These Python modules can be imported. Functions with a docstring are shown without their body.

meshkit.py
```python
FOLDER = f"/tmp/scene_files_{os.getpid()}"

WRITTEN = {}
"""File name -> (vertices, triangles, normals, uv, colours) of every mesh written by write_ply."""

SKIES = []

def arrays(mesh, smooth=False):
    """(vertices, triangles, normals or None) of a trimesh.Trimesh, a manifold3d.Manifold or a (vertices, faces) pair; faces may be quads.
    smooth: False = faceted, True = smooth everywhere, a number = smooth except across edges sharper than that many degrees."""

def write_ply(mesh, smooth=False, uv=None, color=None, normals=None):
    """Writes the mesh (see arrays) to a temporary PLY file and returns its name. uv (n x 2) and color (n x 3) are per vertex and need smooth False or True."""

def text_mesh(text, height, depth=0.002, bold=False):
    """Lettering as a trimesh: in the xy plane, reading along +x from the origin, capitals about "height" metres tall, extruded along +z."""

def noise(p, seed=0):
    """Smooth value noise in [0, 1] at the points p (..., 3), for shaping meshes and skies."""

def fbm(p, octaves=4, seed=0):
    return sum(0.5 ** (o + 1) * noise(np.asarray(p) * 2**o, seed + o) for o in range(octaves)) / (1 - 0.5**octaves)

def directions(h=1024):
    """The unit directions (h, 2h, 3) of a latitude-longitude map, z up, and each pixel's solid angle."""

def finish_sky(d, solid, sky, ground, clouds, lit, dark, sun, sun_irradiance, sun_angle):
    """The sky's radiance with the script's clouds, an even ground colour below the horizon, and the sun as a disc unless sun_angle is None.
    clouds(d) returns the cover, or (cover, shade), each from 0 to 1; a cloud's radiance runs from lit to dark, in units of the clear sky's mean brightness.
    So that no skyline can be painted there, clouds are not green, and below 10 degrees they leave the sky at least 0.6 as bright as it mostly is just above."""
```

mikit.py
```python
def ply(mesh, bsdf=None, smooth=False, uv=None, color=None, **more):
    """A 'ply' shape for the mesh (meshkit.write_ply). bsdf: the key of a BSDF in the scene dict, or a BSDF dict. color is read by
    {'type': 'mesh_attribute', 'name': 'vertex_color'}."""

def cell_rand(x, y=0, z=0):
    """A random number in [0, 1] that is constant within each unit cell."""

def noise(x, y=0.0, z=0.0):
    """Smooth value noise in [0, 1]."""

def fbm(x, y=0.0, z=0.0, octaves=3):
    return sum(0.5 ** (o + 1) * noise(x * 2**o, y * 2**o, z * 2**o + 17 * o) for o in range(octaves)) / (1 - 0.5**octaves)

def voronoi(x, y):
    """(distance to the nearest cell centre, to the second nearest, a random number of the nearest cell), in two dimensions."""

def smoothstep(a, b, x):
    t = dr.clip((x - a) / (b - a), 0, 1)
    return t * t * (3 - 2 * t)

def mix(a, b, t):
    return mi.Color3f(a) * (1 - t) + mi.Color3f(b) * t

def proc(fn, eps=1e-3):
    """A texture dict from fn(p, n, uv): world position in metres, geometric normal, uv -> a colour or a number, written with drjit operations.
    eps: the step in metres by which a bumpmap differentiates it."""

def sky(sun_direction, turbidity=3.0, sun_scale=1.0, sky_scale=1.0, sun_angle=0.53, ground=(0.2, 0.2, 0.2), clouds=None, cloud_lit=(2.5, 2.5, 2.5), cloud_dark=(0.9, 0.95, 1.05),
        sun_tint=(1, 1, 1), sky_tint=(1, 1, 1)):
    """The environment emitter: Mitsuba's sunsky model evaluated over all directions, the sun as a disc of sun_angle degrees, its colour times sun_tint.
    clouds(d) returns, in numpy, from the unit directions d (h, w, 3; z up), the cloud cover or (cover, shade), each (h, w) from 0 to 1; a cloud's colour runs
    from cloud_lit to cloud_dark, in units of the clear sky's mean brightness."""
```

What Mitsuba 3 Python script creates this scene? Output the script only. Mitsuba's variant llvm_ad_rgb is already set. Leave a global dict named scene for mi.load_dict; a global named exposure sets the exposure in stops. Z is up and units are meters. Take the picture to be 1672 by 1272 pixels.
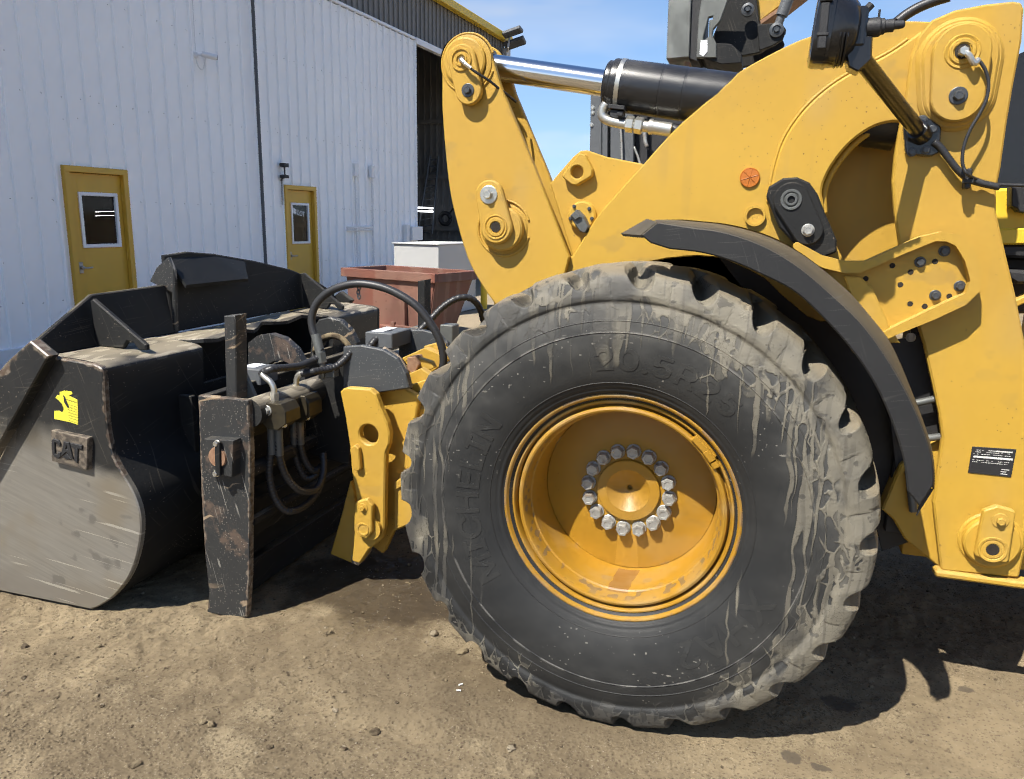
import math
import numpy as np
import trimesh, drjit as dr, mitsuba as mi
import mapbox_earcut as earcut
from shapely.geometry import Polygon
import mikit, meshkit
from mikit import noise, fbm, smoothstep, mix, voronoi

T = mi.ScalarTransform4f
# ------------------------------------------------------------------ camera, sky, exposure
# world: X along the loader towards its rear, Y away from the camera across the loader, Z up; the near wheel's axle is at X = 0
CAM = np.array([0.3635, -2.2115, 1.6154])
hd, pt, rl = np.radians([-17.5319, 12.4108, 1.0357])
fw = np.array([math.sin(hd) * math.cos(pt), math.cos(hd) * math.cos(pt), -math.sin(pt)])
rt = np.array([math.cos(hd), -math.sin(hd), 0.0])
up = np.cross(rt, fw)
up = -math.sin(rl) * rt + math.cos(rl) * up
scene = {"type": "scene"}
labels = {}
scene["camera"] = {"type": "perspective", "fov": math.degrees(2 * math.atan(836 / 1262)), "fov_axis": "x", "near_clip": 0.05, "far_clip": 2000.0,
                   "to_world": T().look_at(origin=CAM.tolist(), target=(CAM + fw).tolist(), up=up.tolist())}


def clouds(d):
    az = np.arctan2(d[..., 0], d[..., 1])
    el = np.degrees(np.arcsin(np.clip(d[..., 2], -1, 1)))
    n = meshkit.fbm(np.stack([az * 3.5, el * 0.22, np.zeros_like(el)], -1), 5, 3)
    low = np.clip((24 - el) / 16, 0, 1)
    band = np.clip((15 - el) / 9, 0, 1)
    c = np.maximum(np.clip((n - 0.58) * 3.4, 0, 1) * low, np.clip((n - 0.33) * 3.2, 0, 1) * band)
    return np.clip(c, 0, 0.9), np.clip((n - 0.5) * 1.2, 0, 0.35)


SUN = np.array([-0.45, -1.0, 1.52])
scene["sky"] = mikit.sky(SUN.tolist(), turbidity=2.2, sun_scale=1.4, sky_scale=1.0, clouds=clouds, cloud_lit=(2.5, 2.5, 2.5), ground=(0.22, 0.19, 0.13),
                         sun_tint=(0.88, 1.0, 1.2), sky_tint=(0.93, 0.98, 1.07))
exposure = 2.25

# ------------------------------------------------------------------ helpers
rng = np.random.default_rng(7)


def key(k):
    if k not in scene:
        return k
    n = 1
    while f"{k}_{n:03d}" in scene:
        n += 1
    return f"{k}_{n:03d}"


def add(k, mesh, mat, smooth=False, label=None, kind=None, category=None, group=None, color=None, **kw):
    k = key(k)
    if isinstance(mesh, list):
        mesh = trimesh.util.concatenate(mesh)
    scene[k] = mikit.ply(mesh, mat, smooth=smooth, color=color, **kw)
    L = {a: b for a, b in (("label", label), ("kind", kind), ("category", category), ("group", group)) if b}
    if L:
        labels[k] = L
    return k


def tag(k, label, category, group=None):
    labels[k] = {"label": label, "category": category}
    if group:
        labels[k]["group"] = group


def rnd(pts, r, inner=True):
    p = Polygon(pts).buffer(0)
    p = p.buffer(-r, join_style=1).buffer(r, join_style=1, quad_segs=8)
    if inner:
        p = p.buffer(r, join_style=1, quad_segs=8).buffer(-r, join_style=1, quad_segs=8)
    if p.geom_type != "Polygon":
        p = max(p.geoms, key=lambda g: g.area)
    return list(p.simplify(0.0004).exterior.coords)[:-1]


def circle(cx, cz, r, n=28):
    a = np.arange(n) / n * 2 * np.pi
    return [(cx + r * math.cos(t), cz + r * math.sin(t)) for t in a]


def capsule(c1, r1, c2, r2, n=40):
    a, b = Polygon(circle(*c1, r1, n)), Polygon(circle(*c2, r2, n))
    return list(a.union(b).convex_hull.exterior.coords)[:-1]


def spline(pts, n=8, closed=False):
    P = np.asarray(pts, float)
    m = len(P)
    out = []
    for i in range(m if closed else m - 1):
        if closed:
            p0, p1, p2, p3 = P[i - 1], P[i], P[(i + 1) % m], P[(i + 2) % m]
        else:
            p1, p2 = P[i], P[i + 1]
            p0 = P[i - 1] if i else 2 * p1 - p2
            p3 = P[i + 2] if i + 2 < m else 2 * p2 - p1
        for t in np.arange(n) / n:
            out.append(0.5 * (2 * p1 + (p2 - p0) * t + (2 * p0 - 5 * p1 + 4 * p2 - p3) * t**2 + (3 * p1 - p0 - 3 * p2 + p3) * t**3))
    if not closed:
        out.append(P[-1])
    return np.array(out)


def inset(R, b):
    e = np.roll(R, -1, 0) - R
    e /= np.linalg.norm(e, axis=1, keepdims=True) + 1e-12
    n1 = np.stack([-e[:, 1], e[:, 0]], 1)
    n0 = np.roll(n1, 1, 0)
    m = n0 + n1
    m /= np.maximum((m * m).sum(1, keepdims=True) / 2, 0.35)
    return R + b * m


def signed(R):
    return 0.5 * np.sum(R[:, 0] * np.roll(R[:, 1], -1) - np.roll(R[:, 0], -1) * R[:, 1])


def plate(poly, y0, y1, b=0.003, holes=(), wear=False, frame=None):
    """A plate in the XZ plane, chamfered on its near face (y0). frame(v) maps to another plane. wear: also the per-vertex wear of the edges."""
    rings = []
    for i, r in enumerate([poly, *holes]):
        R = np.asarray(r, float)
        if (signed(R) > 0) != (i == 0):
            R = R[::-1]
        rings.append(R)
    V, F, W = [], [], []
    base = 0

    def put(v2, y, w):
        nonlocal base
        V.append(np.stack([v2[:, 0], np.full(len(v2), y), v2[:, 1]], 1))
        W.append(np.full(len(v2), w))
        base += len(v2)
        return base - len(v2)

    def strip(a, c, n):
        i = np.arange(n)
        j = (i + 1) % n
        F.append(np.stack([a + i, a + j, c + j], 1))
        F.append(np.stack([a + i, c + j, c + i], 1))

    for q in (1, 0.6, 0.35, 0.15, 0.05):  # a corner tighter than the chamfer takes a smaller one
        ins = [inset(R, b * q) for R in rings]
        ps = [Polygon(R) for R in ins]
        if all(g.is_valid for g in ps) and all(ps[0].contains(g) for g in ps[1:]):
            break
    ends = np.cumsum([len(r) for r in rings]).astype(np.uint32)
    flat, orig = np.vstack(ins), np.vstack(rings)
    a = put(flat, y0, 0.0)
    t = earcut.triangulate_float64(flat, ends).reshape(-1, 3).astype(int)
    F.append(a + t)
    c = put(orig, y1, 0.0)
    t = earcut.triangulate_float64(orig, ends).reshape(-1, 3).astype(int)
    F.append(c + t[:, ::-1])
    for R, I in zip(rings, ins):
        n = len(R)
        p, q = put(I, y0, 1.0), put(R, y0 + b, 1.0)
        strip(q, p, n)
        p, q = put(R, y0 + b, 0.6), put(R, y1, 0.15)
        strip(q, p, n)
    v, f = np.vstack(V), np.vstack(F)
    if frame is not None:
        v = frame(v)
    m = trimesh.Trimesh(v, f, process=False)
    return (m, np.repeat(np.concatenate(W)[:, None], 3, 1)) if wear else m


def box(x0, x1, y0, y1, z0, z1, b=0.003):
    b = min(b, 0.45 * (y1 - y0), 0.3 * (x1 - x0), 0.3 * (z1 - z0))
    pts = np.array([[x, y, z] for x in (x0, x1) for y in (y0, y1) for z in (z0, z1)])
    c = pts.mean(0)
    out = []
    for i in range(3):
        q = pts.copy()
        for k in range(3):
            if k != i:
                q[:, k] -= b * np.sign(q[:, k] - c[k])
        out.append(q)
    return trimesh.convex.convex_hull(np.vstack(out))


def move(m, off, rz=0.0, about=(0, 0, 0)):
    m = m.copy()
    v = np.array(m.vertices) - about
    c, s = math.cos(rz), math.sin(rz)
    v[:, :2] = v[:, :2] @ np.array([[c, s], [-s, c]])
    m.vertices = v + about + np.asarray(off, float)
    return m


def cyl(p0, p1, r, n=20, r2=None, b=0.0):
    p0, p1 = np.asarray(p0, float), np.asarray(p1, float)
    r2 = r if r2 is None else r2
    L = np.linalg.norm(p1 - p0)
    prof = [(0, 0), (r - b, 0), (r, b), (r2, L - b), (r2 - b, L), (0, L)] if b else [(0, 0), (r, 0), (r2, L), (0, L)]
    m = lathe(prof, n)
    z = (p1 - p0) / L
    x = np.cross([0, 1, 0] if abs(z[1]) < 0.9 else [1, 0, 0], z)
    x /= np.linalg.norm(x)
    m.vertices = p0 + np.array(m.vertices) @ np.stack([x, np.cross(z, x), z])
    return m


def lathe(prof, n=48):
    """Revolves (r, h) about +z."""
    P = np.asarray(prof, float)
    a = np.arange(n) / n * 2 * np.pi
    V = np.stack([P[:, None, 0] * np.cos(a), P[:, None, 0] * np.sin(a), np.repeat(P[:, None, 1], n, 1)], -1).reshape(-1, 3)
    i, j = np.meshgrid(np.arange(len(P) - 1), np.arange(n), indexing="ij")
    k = (j + 1) % n
    q = np.stack([i * n + j, i * n + k, (i + 1) * n + k, (i + 1) * n + j], -1).reshape(-1, 4)
    f = np.vstack([q[:, [0, 1, 2]], q[:, [0, 2, 3]]])
    m = trimesh.Trimesh(V, f, process=False)
    m.update_faces(m.area_faces > 1e-14)
    return m


def lathe_y(prof, cx=0.0, cz=0.0, n=48):
    """Revolves (r, y) about the line x = cx, z = cz."""
    m = lathe(prof, n)
    v = np.array(m.vertices)
    m.vertices = np.stack([cx + v[:, 0], v[:, 2], cz + v[:, 1]], 1)
    m.faces = np.array(m.faces)[:, ::-1]
    return m


def tube(pts, r, n=10, seg=6, rings=0.0, smooth=True, cap=True):
    """A round tube through the points. rings: spacing of a spiral guard's turns in metres, 0 for none."""
    P = spline(pts, seg) if smooth else np.asarray(pts, float)
    if rings:
        s = np.r_[0, np.cumsum(np.linalg.norm(np.diff(P, axis=0), axis=1))]
        t = np.arange(0, s[-1], rings / 4)
        P = np.stack([np.interp(t, s, P[:, k]) for k in range(3)], 1)
    d = np.gradient(P, axis=0)
    d /= np.linalg.norm(d, axis=1, keepdims=True) + 1e-12
    x = np.cross(d[0], [0.3, 0.2, 0.93])
    x /= np.linalg.norm(x)
    X = []
    for t in d:
        x = x - t * (x @ t)
        x /= np.linalg.norm(x)
        X.append(x)
    X = np.array(X)
    Yv = np.cross(d, X)
    R = np.full(len(P), r)
    if rings:
        R = r * np.array([1.0, 1.0, 1.0, 0.86])[np.arange(len(P)) % 4]
    a = np.arange(n) / n * 2 * np.pi
    V = (P[:, None] + R[:, None, None] * (np.cos(a)[None, :, None] * X[:, None] + np.sin(a)[None, :, None] * Yv[:, None])).reshape(-1, 3)
    i, j = np.meshgrid(np.arange(len(P) - 1), np.arange(n), indexing="ij")
    k = (j + 1) % n
    q = np.stack([i * n + j, i * n + k, (i + 1) * n + k, (i + 1) * n + j], -1).reshape(-1, 4)
    f = [q[:, [0, 1, 2]], q[:, [0, 2, 3]]]
    if cap:
        c0 = np.arange(n)
        f += [np.stack([c0 * 0, np.roll(c0, -1), c0], 1), (len(P) - 1) * n + np.stack([c0 * 0, c0, np.roll(c0, -1)], 1)]
    return trimesh.Trimesh(V, np.vstack(f), process=False)


def hexbolt(x, z, y, r, h=None, washer=0.0, ang=0.3):
    """A hex head standing out of the plane y towards the camera."""
    h = h or r * 0.75
    m = lathe_y([(r * 1.0, 0), (r, -h * 0.8), (r * 0.86, -h), (r * 0.55, -h), (r * 0.5, -h * 0.93), (0, -h * 0.93)], 0, 0, 6)
    v = np.array(m.vertices)
    c, s = math.cos(ang), math.sin(ang)
    m.vertices = np.stack([x + c * v[:, 0] - s * v[:, 2], y - washer * 0.25 * r + v[:, 1], z + s * v[:, 0] + c * v[:, 2]], 1)
    if washer:
        w = lathe_y([(r * washer, 0), (r * washer, -0.2 * r), (r * washer * 0.93, -0.27 * r), (0, -0.27 * r)], x, z, 24)
        w.vertices = np.array(w.vertices) + [0, y, 0]
        m = trimesh.util.concatenate([m, w])
    return m


# ------------------------------------------------------------------ materials
def two(b):
    return {"type": "twosided", "bsdf": b}


TONE = 0.86  # paint, rubber and soil are a little darker than first guessed; the white siding is not
COLS = {}


def col(fn):
    if fn not in COLS:
        COLS[fn] = mikit.proc(lambda p, n, uv: fn(p, n, uv) * TONE)
    return COLS[fn]


def pr(color, rough=0.5, metal=0.0, spec=0.5, **kw):
    c = color if isinstance(color, dict) else {"type": "rgb", "value": list(color)}
    r = rough if isinstance(rough, dict) else float(rough)
    return {"type": "principled", "base_color": c, "roughness": r, "metallic": float(metal), "specular": float(spec), **kw}


def mat(name, b, bump=None, scale=1.0, eps=1e-3):
    if bump is not None:
        b = {"type": "bumpmap", "arbitrary": mikit.proc(bump, eps), "scale": scale, "bsdf": b}
    scene[name] = two(b)


def yellow_fn(p, n, uv):
    big = fbm(p.x * 1.7, p.y * 1.7, p.z * 1.7 + 5, 3)
    c = mix((0.510, 0.308, 0.040), (0.475, 0.285, 0.043), smoothstep(0.35, 0.7, big))
    dust = smoothstep(0.52, 0.80, fbm(p.x * 6, p.y * 6, p.z * 3.0, 3)) * 0.20
    c = mix(c, (0.37, 0.28, 0.15), dust + 0.25 * smoothstep(0.5, 0.95, n.z))
    d, _, h = voronoi(p.x * 47 + p.y * 21, p.z * 41 + 0.3 * noise(p.x * 20, p.z * 20))
    spot = dr.select((d < 0.02 + 0.09 * h * h) & (h > 0.62), 1.0, 0.0) * smoothstep(0.56, 0.72, noise(p.x * 7, p.y * 4, p.z * 7) * 0.6 + 0.4 * noise(p.x * 2, p.y * 2, p.z * 2 + 3))
    c = mix(c, (0.12, 0.07, 0.025), spot * 0.7)
    run = smoothstep(0.62, 0.80, noise(p.x * 26 + p.y * 26, p.z * 1.7, 2.0)) * smoothstep(0.50, 0.70, fbm(p.x * 2.2, p.y * 2, p.z * 2.2 + 7, 3))
    c = mix(c, (0.30, 0.20, 0.08), 0.16 * run)
    grime = smoothstep(0.60, 0.72, fbm(p.x * 13, p.y * 13, p.z * 13, 4)) * smoothstep(0.45, 0.65, fbm(p.x * 2.7 + 5, p.y * 2, p.z * 2.7, 2))
    c = mix(c, (0.26, 0.18, 0.075), 0.26 * grime)
    scr = smoothstep(0.93, 0.97, noise(p.x * 9 + p.z * 60, p.z * 7 - p.x * 55, p.y * 9)) * smoothstep(0.6, 0.75, noise(p.x * 3, p.y * 3, p.z * 3 + 9))
    return mix(c, (0.16, 0.10, 0.05), scr * 0.6)


def yellow_rough(p, n, uv):
    return 0.42 + 0.22 * fbm(p.x * 5, p.y * 5, p.z * 5, 2)


def wave(p, n, uv):
    return fbm(p.x * 5, p.y * 5, p.z * 5, 2) + 0.05 * noise(p.x * 160, p.y * 160, p.z * 160)


mat("yellow_paint", pr(col(yellow_fn), mikit.proc(yellow_rough), spec=0.4), wave, 0.0014)


def rim_fn(p, n, uv):
    c = yellow_fn(p, n, uv) * mi.Color3f(0.74, 0.64, 0.40)
    x, z, y = p.x, p.z - 0.735, p.y
    r = dr.sqrt(x * x + z * z)
    edge = smoothstep(0.364, 0.373, r + 0.005 * noise(p.x * 90, p.y * 90, p.z * 90)) * (y < 0.09)
    c = mix(c, (0.20, 0.13, 0.08), 0.75 * edge * smoothstep(0.35, 0.6, noise(p.x * 40, p.y * 40, p.z * 40)))
    w = 0.030 + 0.016 * smoothstep(0.14, 0.24, y) * 0 + 0.010 * noise(p.y * 40, p.x * 10)
    stain = (dr.abs(x - 0.006 - 0.10 * (y - 0.16)) < w) & (z < 0) & (r > 0.283) & (y > 0.115) & (y < 0.261)
    c = mix(c, (0.20, 0.085, 0.02), dr.select(stain, 0.75, 0.0))
    run = (dr.abs(x - 0.004) < 0.030 + 0.07 * (r - 0.14)) & (z < -0.13) & (r < 0.283)
    c = mix(c, (0.50, 0.27, 0.035), dr.select(run, 0.35, 0.0))
    dirt = smoothstep(0.62, 0.75, fbm(p.x * 22, p.y * 22, p.z * 22, 3)) * smoothstep(-0.1, -0.25, z) * (r > 0.28)
    film = smoothstep(0.45, 0.75, fbm(p.x * 9, p.y * 14, p.z * 9 + 3, 4)) * (0.20 + 0.3 * smoothstep(0.29, 0.34, r))
    c = mix(c, (0.34, 0.25, 0.13), film)
    chip = smoothstep(0.60, 0.66, noise(p.x * 55, p.y * 55, p.z * 55)) * smoothstep(0.008, 0.002, dr.abs(r - 0.306))
    c = mix(c, (0.16, 0.11, 0.06), 0.7 * chip)
    return mix(c, (0.30, 0.19, 0.08), 0.5 * dirt)


mat("rim_paint", pr(col(rim_fn), 0.42, spec=0.45), wave, 0.0010)


def scratch(p, f=1.0):
    """Thin scratches in three directions over a plate facing Y or X."""
    a = p.x + 0.6 * p.y
    s = 0
    for k, (cx, cz, w) in enumerate(((0.9, 0.43, 55), (0.35, -0.94, 48), (0.99, 0.1, 70))):
        u, v = a * cx + p.z * cz, -a * cz + p.z * cx
        line = smoothstep(0.86, 0.95, noise(u * 6 * f + 31 * k, (v + 0.01 * noise(u * 9, v * 9)) * w * 4 * f, 3.0 * k))
        s = dr.maximum(s, line * smoothstep(0.42, 0.58, noise(u * 5 * f, v * 5 * f, 7.0 + k)))
    return s


def black_fn(p, n, uv):
    c = mix((0.012, 0.013, 0.014), (0.024, 0.0235, 0.022), fbm(p.x * 5, p.y * 5, p.z * 5, 3))
    c = mix(c, (0.17, 0.145, 0.105), 0.70 * smoothstep(0.6, 0.98, n.z) * smoothstep(0.30, 0.62, fbm(p.x * 7, p.y * 5, p.z * 7 + 3, 3)))
    c = mix(c, (0.15, 0.13, 0.10), 0.22 * scratch(p))
    d, _, h = voronoi(p.x * 60 + p.y * 37, p.z * 60 + p.y * 11)
    return mix(c, (0.20, 0.16, 0.12), dr.select((d < 0.04 + 0.16 * noise(p.x * 90, p.y * 90, p.z * 90)) & (h > 0.7), 0.6, 0.0) * smoothstep(0.5, 0.7, noise(p.x * 6, p.y * 6, p.z * 6 + 4)))


mat("black_steel", pr(col(black_fn), 0.60, spec=0.22), wave, 0.0015)


def edge_fn(p, n, uv):
    t = smoothstep(0.35, 0.60, fbm(p.x * 18, p.y * 18, p.z * 18, 3))
    return mix((0.09, 0.078, 0.064), (0.34, 0.26, 0.18), t)


mat("worn_edge", pr(col(edge_fn), 0.6))


def edge_dist(p, pts):
    """Distance of p, in the XZ plane, to a polyline."""
    best = mi.Float(9)
    for (ax, az), (bx, bz) in zip(pts[:-1], pts[1:]):
        dx, dz = bx - ax, bz - az
        t = dr.clip(((p.x - ax) * dx + (p.z - az) * dz) / (dx * dx + dz * dz), 0, 1)
        best = dr.minimum(best, dr.sqrt(dr.square(p.x - ax - t * dx) + dr.square(p.z - az - t * dz)))
    return best


def rusty(c, p, d, w=0.012):
    """Paint rubbed and rusted away in from an edge at distance d."""
    k = fbm(p.x * 24, p.y * 24, p.z * 24, 3)
    k2 = fbm(p.x * 70, p.y * 70, p.z * 70, 2)
    t = smoothstep(w * 0.4, -w * 0.4, d - w * (4.6 * k - 1.45) - 0.006 * (k2 - 0.5))
    tone = mix((0.15, 0.10, 0.065), (0.27, 0.22, 0.165), smoothstep(0.35, 0.65, k2))
    return mix(c, tone, 0.6 * t)


EDGE_B = [(-2.244, 1.067), (-2.150, 1.061), (-2.024, 1.048), (-1.984, 1.021), (-1.984, 0.945), (-1.992, 0.831), (-1.975, 0.692), (-1.936, 0.619)]
EDGE_C = [(-2.530, 0.932), (-2.455, 0.995), (-2.272, 1.130), (-2.189, 1.077)]
EDGE_K = [(-1.714, -0.003), (-1.704, 0.272), (-1.687, 0.791), (-1.682, 0.925), (-1.453, 0.925), (-1.455, 0.716), (-1.494, 0.199), (-1.518, 0.011)]


def scuffed_fn(p, n, uv):
    c = black_fn(p, n, uv)
    c = mix(c, (0.030, 0.031, 0.031), 0.7)
    k = fbm(p.x * 9, p.y * 9, p.z * 9 + 4, 3)
    c = mix(c, (0.15, 0.10, 0.07), 0.55 * smoothstep(0.58, 0.78, k + 0.16 * (noise(p.x * 60, p.z * 60) - 0.5) + 0.1 * (noise(p.x * 200, p.z * 200) - 0.5)))
    c = rusty(c, p, edge_dist(p, EDGE_K) + dr.select(p.y > 0.26, 1.0, 0.0), 0.007)
    v = p.z * 1.0
    gouge = smoothstep(0.80, 0.90, noise((p.x + p.y) * 7 + 0.7 * v, (v - 0.35 * (p.x + p.y) + 0.02 * noise(p.x * 30, p.z * 30)) * 55, 5.0)) * smoothstep(0.40, 0.55, noise(p.x * 8, p.z * 5, 2.5))
    c = mix(c, (0.34, 0.25, 0.16), 0.8 * gouge)
    hair = smoothstep(0.86, 0.93, noise((p.x + p.y + 0.25 * v) * 170, (v - 0.2 * p.x) * 9, 1.0)) * smoothstep(0.45, 0.6, noise(p.x * 9 + 3, p.z * 6, 8.0))
    c = mix(c, (0.33, 0.31, 0.27), 0.6 * hair)
    d, _, h = voronoi(p.x * 95 + p.y * 50, p.z * 95)
    return mix(c, (0.30, 0.26, 0.21), dr.select((d < 0.2) & (h > 0.72), 0.6, 0.0) * smoothstep(0.35, 0.6, noise(p.x * 12, p.y * 12, p.z * 9)))


scene["black_worn"] = two({"type": "blendbsdf", "weight": {"type": "mesh_attribute", "name": "vertex_color"}, "a": pr(col(scuffed_fn), 0.5), "b": pr(col(edge_fn), 0.6)})


scene["black_edge"] = two({"type": "blendbsdf", "weight": {"type": "mesh_attribute", "name": "vertex_color"}, "a": pr(col(black_fn), 0.58, spec=0.22), "b": pr(col(edge_fn), 0.6)})


def faded_fn(p, n, uv):
    c = mix((0.036, 0.040, 0.043), (0.066, 0.070, 0.073), fbm(p.x * 6, p.y * 6, p.z * 6, 4))
    d, _, h = voronoi(p.x * 70 + p.y * 30, p.z * 70)
    c = mix(c, (0.20, 0.19, 0.16), dr.select((d < 0.22 * h) & (h > 0.5), 0.5, 0.0) * smoothstep(0.4, 0.65, noise(p.x * 9, p.y * 9, p.z * 9)))
    c = mix(c, (0.20, 0.13, 0.08), 0.6 * smoothstep(0.66, 0.76, fbm(p.x * 8 + 3, p.y * 8, p.z * 8, 3)))
    return mix(c, (0.19, 0.18, 0.16), 0.5 * scratch(p, 1.3))


scene["faded_black"] = two({"type": "blendbsdf", "weight": {"type": "mesh_attribute", "name": "vertex_color"}, "a": pr(col(faded_fn), 0.5), "b": pr(col(edge_fn), 0.6)})


def chipped_fn(p, n, uv):
    t = smoothstep(0.46, 0.54, fbm(p.x * 26, p.y * 26, p.z * 26, 3))
    return mix(yellow_fn(p, n, uv), (0.07, 0.05, 0.035), t)


scene["yellow_worn"] = two({"type": "blendbsdf", "weight": {"type": "mesh_attribute", "name": "vertex_color"}, "a": pr(col(yellow_fn), mikit.proc(yellow_rough), spec=0.4), "b": pr(col(chipped_fn), 0.6)})


def wear_mask(p):
    """Bare steel where sand has polished the paint off the bucket's end: its lower part and the front edge."""
    n = fbm(p.x * 7 + 2, p.y * 7, p.z * 7, 3) - 0.5
    front = -2.36 - 0.30 * (1.06 - p.z)
    low = smoothstep(0.80, 0.60, p.z + 0.18 * n + 0.30 * smoothstep(-2.25, -1.95, p.x) * smoothstep(0.55, 0.75, p.z))
    side = smoothstep(0.85, 0.60, p.z + 0.12 * n) * (p.x < front)
    return dr.maximum(low, side), n


def bucket_fn(p, n, uv):
    m, k = wear_mask(p)
    a = p.x + 0.5 * p.y
    u, v = a * 0.95 - p.z * 0.3, a * 0.3 + p.z * 0.95
    brush = noise(u * 6, v * 130, 1.0) * 0.3 + noise(u * 14, v * 300, 4.0) * 0.25 + 0.45 * fbm(p.x * 6, p.y * 6, p.z * 6 + 1, 4)
    steel = mix((0.190, 0.175, 0.148), (0.290, 0.272, 0.235), brush)
    steel = mix(steel, (0.225, 0.19, 0.135), smoothstep(0.45, 0.7, fbm(p.x * 4, p.y * 4, p.z * 4 + 8, 3)) * 0.8)
    steel = mix(steel, (0.20, 0.18, 0.15), 0.8 * smoothstep(0.16, 0.05, p.z + 0.12 * k))
    steel = mix(steel, (0.13, 0.12, 0.105), smoothstep(0.66, 0.72, fbm(p.x * 9, p.y * 9, p.z * 9, 3)) * 0.6)
    c = mix(black_fn(p, n, uv), steel, m)
    c = rusty(c, p, edge_dist(p, EDGE_B) + dr.select(p.y < 0.055, 1.0, 0.0), 0.009)
    c = rusty(c, p, edge_dist(p, EDGE_C) + dr.select(p.y > 0.055, 1.0, 0.0), 0.016)
    arc = smoothstep(0.80, 0.92, noise(u * 3.5 + 0.6 * v, (v + 0.05 * u * u) * 150, 9.0)) * smoothstep(0.40, 0.6, noise(u * 3, v * 7, 5.0))
    return mix(c, (0.50, 0.47, 0.40), 0.6 * arc * m)


def bucket_rough(p, n, uv):
    m, _ = wear_mask(p)
    return 0.42 + 0.06 * m


def bucket_metal(p, n, uv):
    m, _ = wear_mask(p)
    return 0.35 * m


bw = pr(col(bucket_fn), mikit.proc(bucket_rough))
bw["metallic"] = mikit.proc(bucket_metal)
scene["bucket_side"] = two({"type": "blendbsdf", "weight": {"type": "mesh_attribute", "name": "vertex_color"}, "a": bw, "b": pr(col(edge_fn), 0.6)})


def dusty_top_fn(p, n, uv):
    c = black_fn(p, n, uv)
    t = smoothstep(0.25, 0.9, n.z) * smoothstep(0.28, 0.52, fbm(p.x * 6, p.y * 4, p.z * 5, 4))
    c = mix(c, (0.24, 0.205, 0.145), 0.85 * t)
    rub = smoothstep(0.62, 0.72, noise(p.x * 40 + p.y * 12, p.y * 9 - p.x * 30, 2.0)) * smoothstep(0.1, 0.4, n.z)
    return mix(c, (0.42, 0.37, 0.28), 0.5 * rub)


mat("dusty_black", pr(col(dusty_top_fn), 0.5), wave, 0.002)


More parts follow.
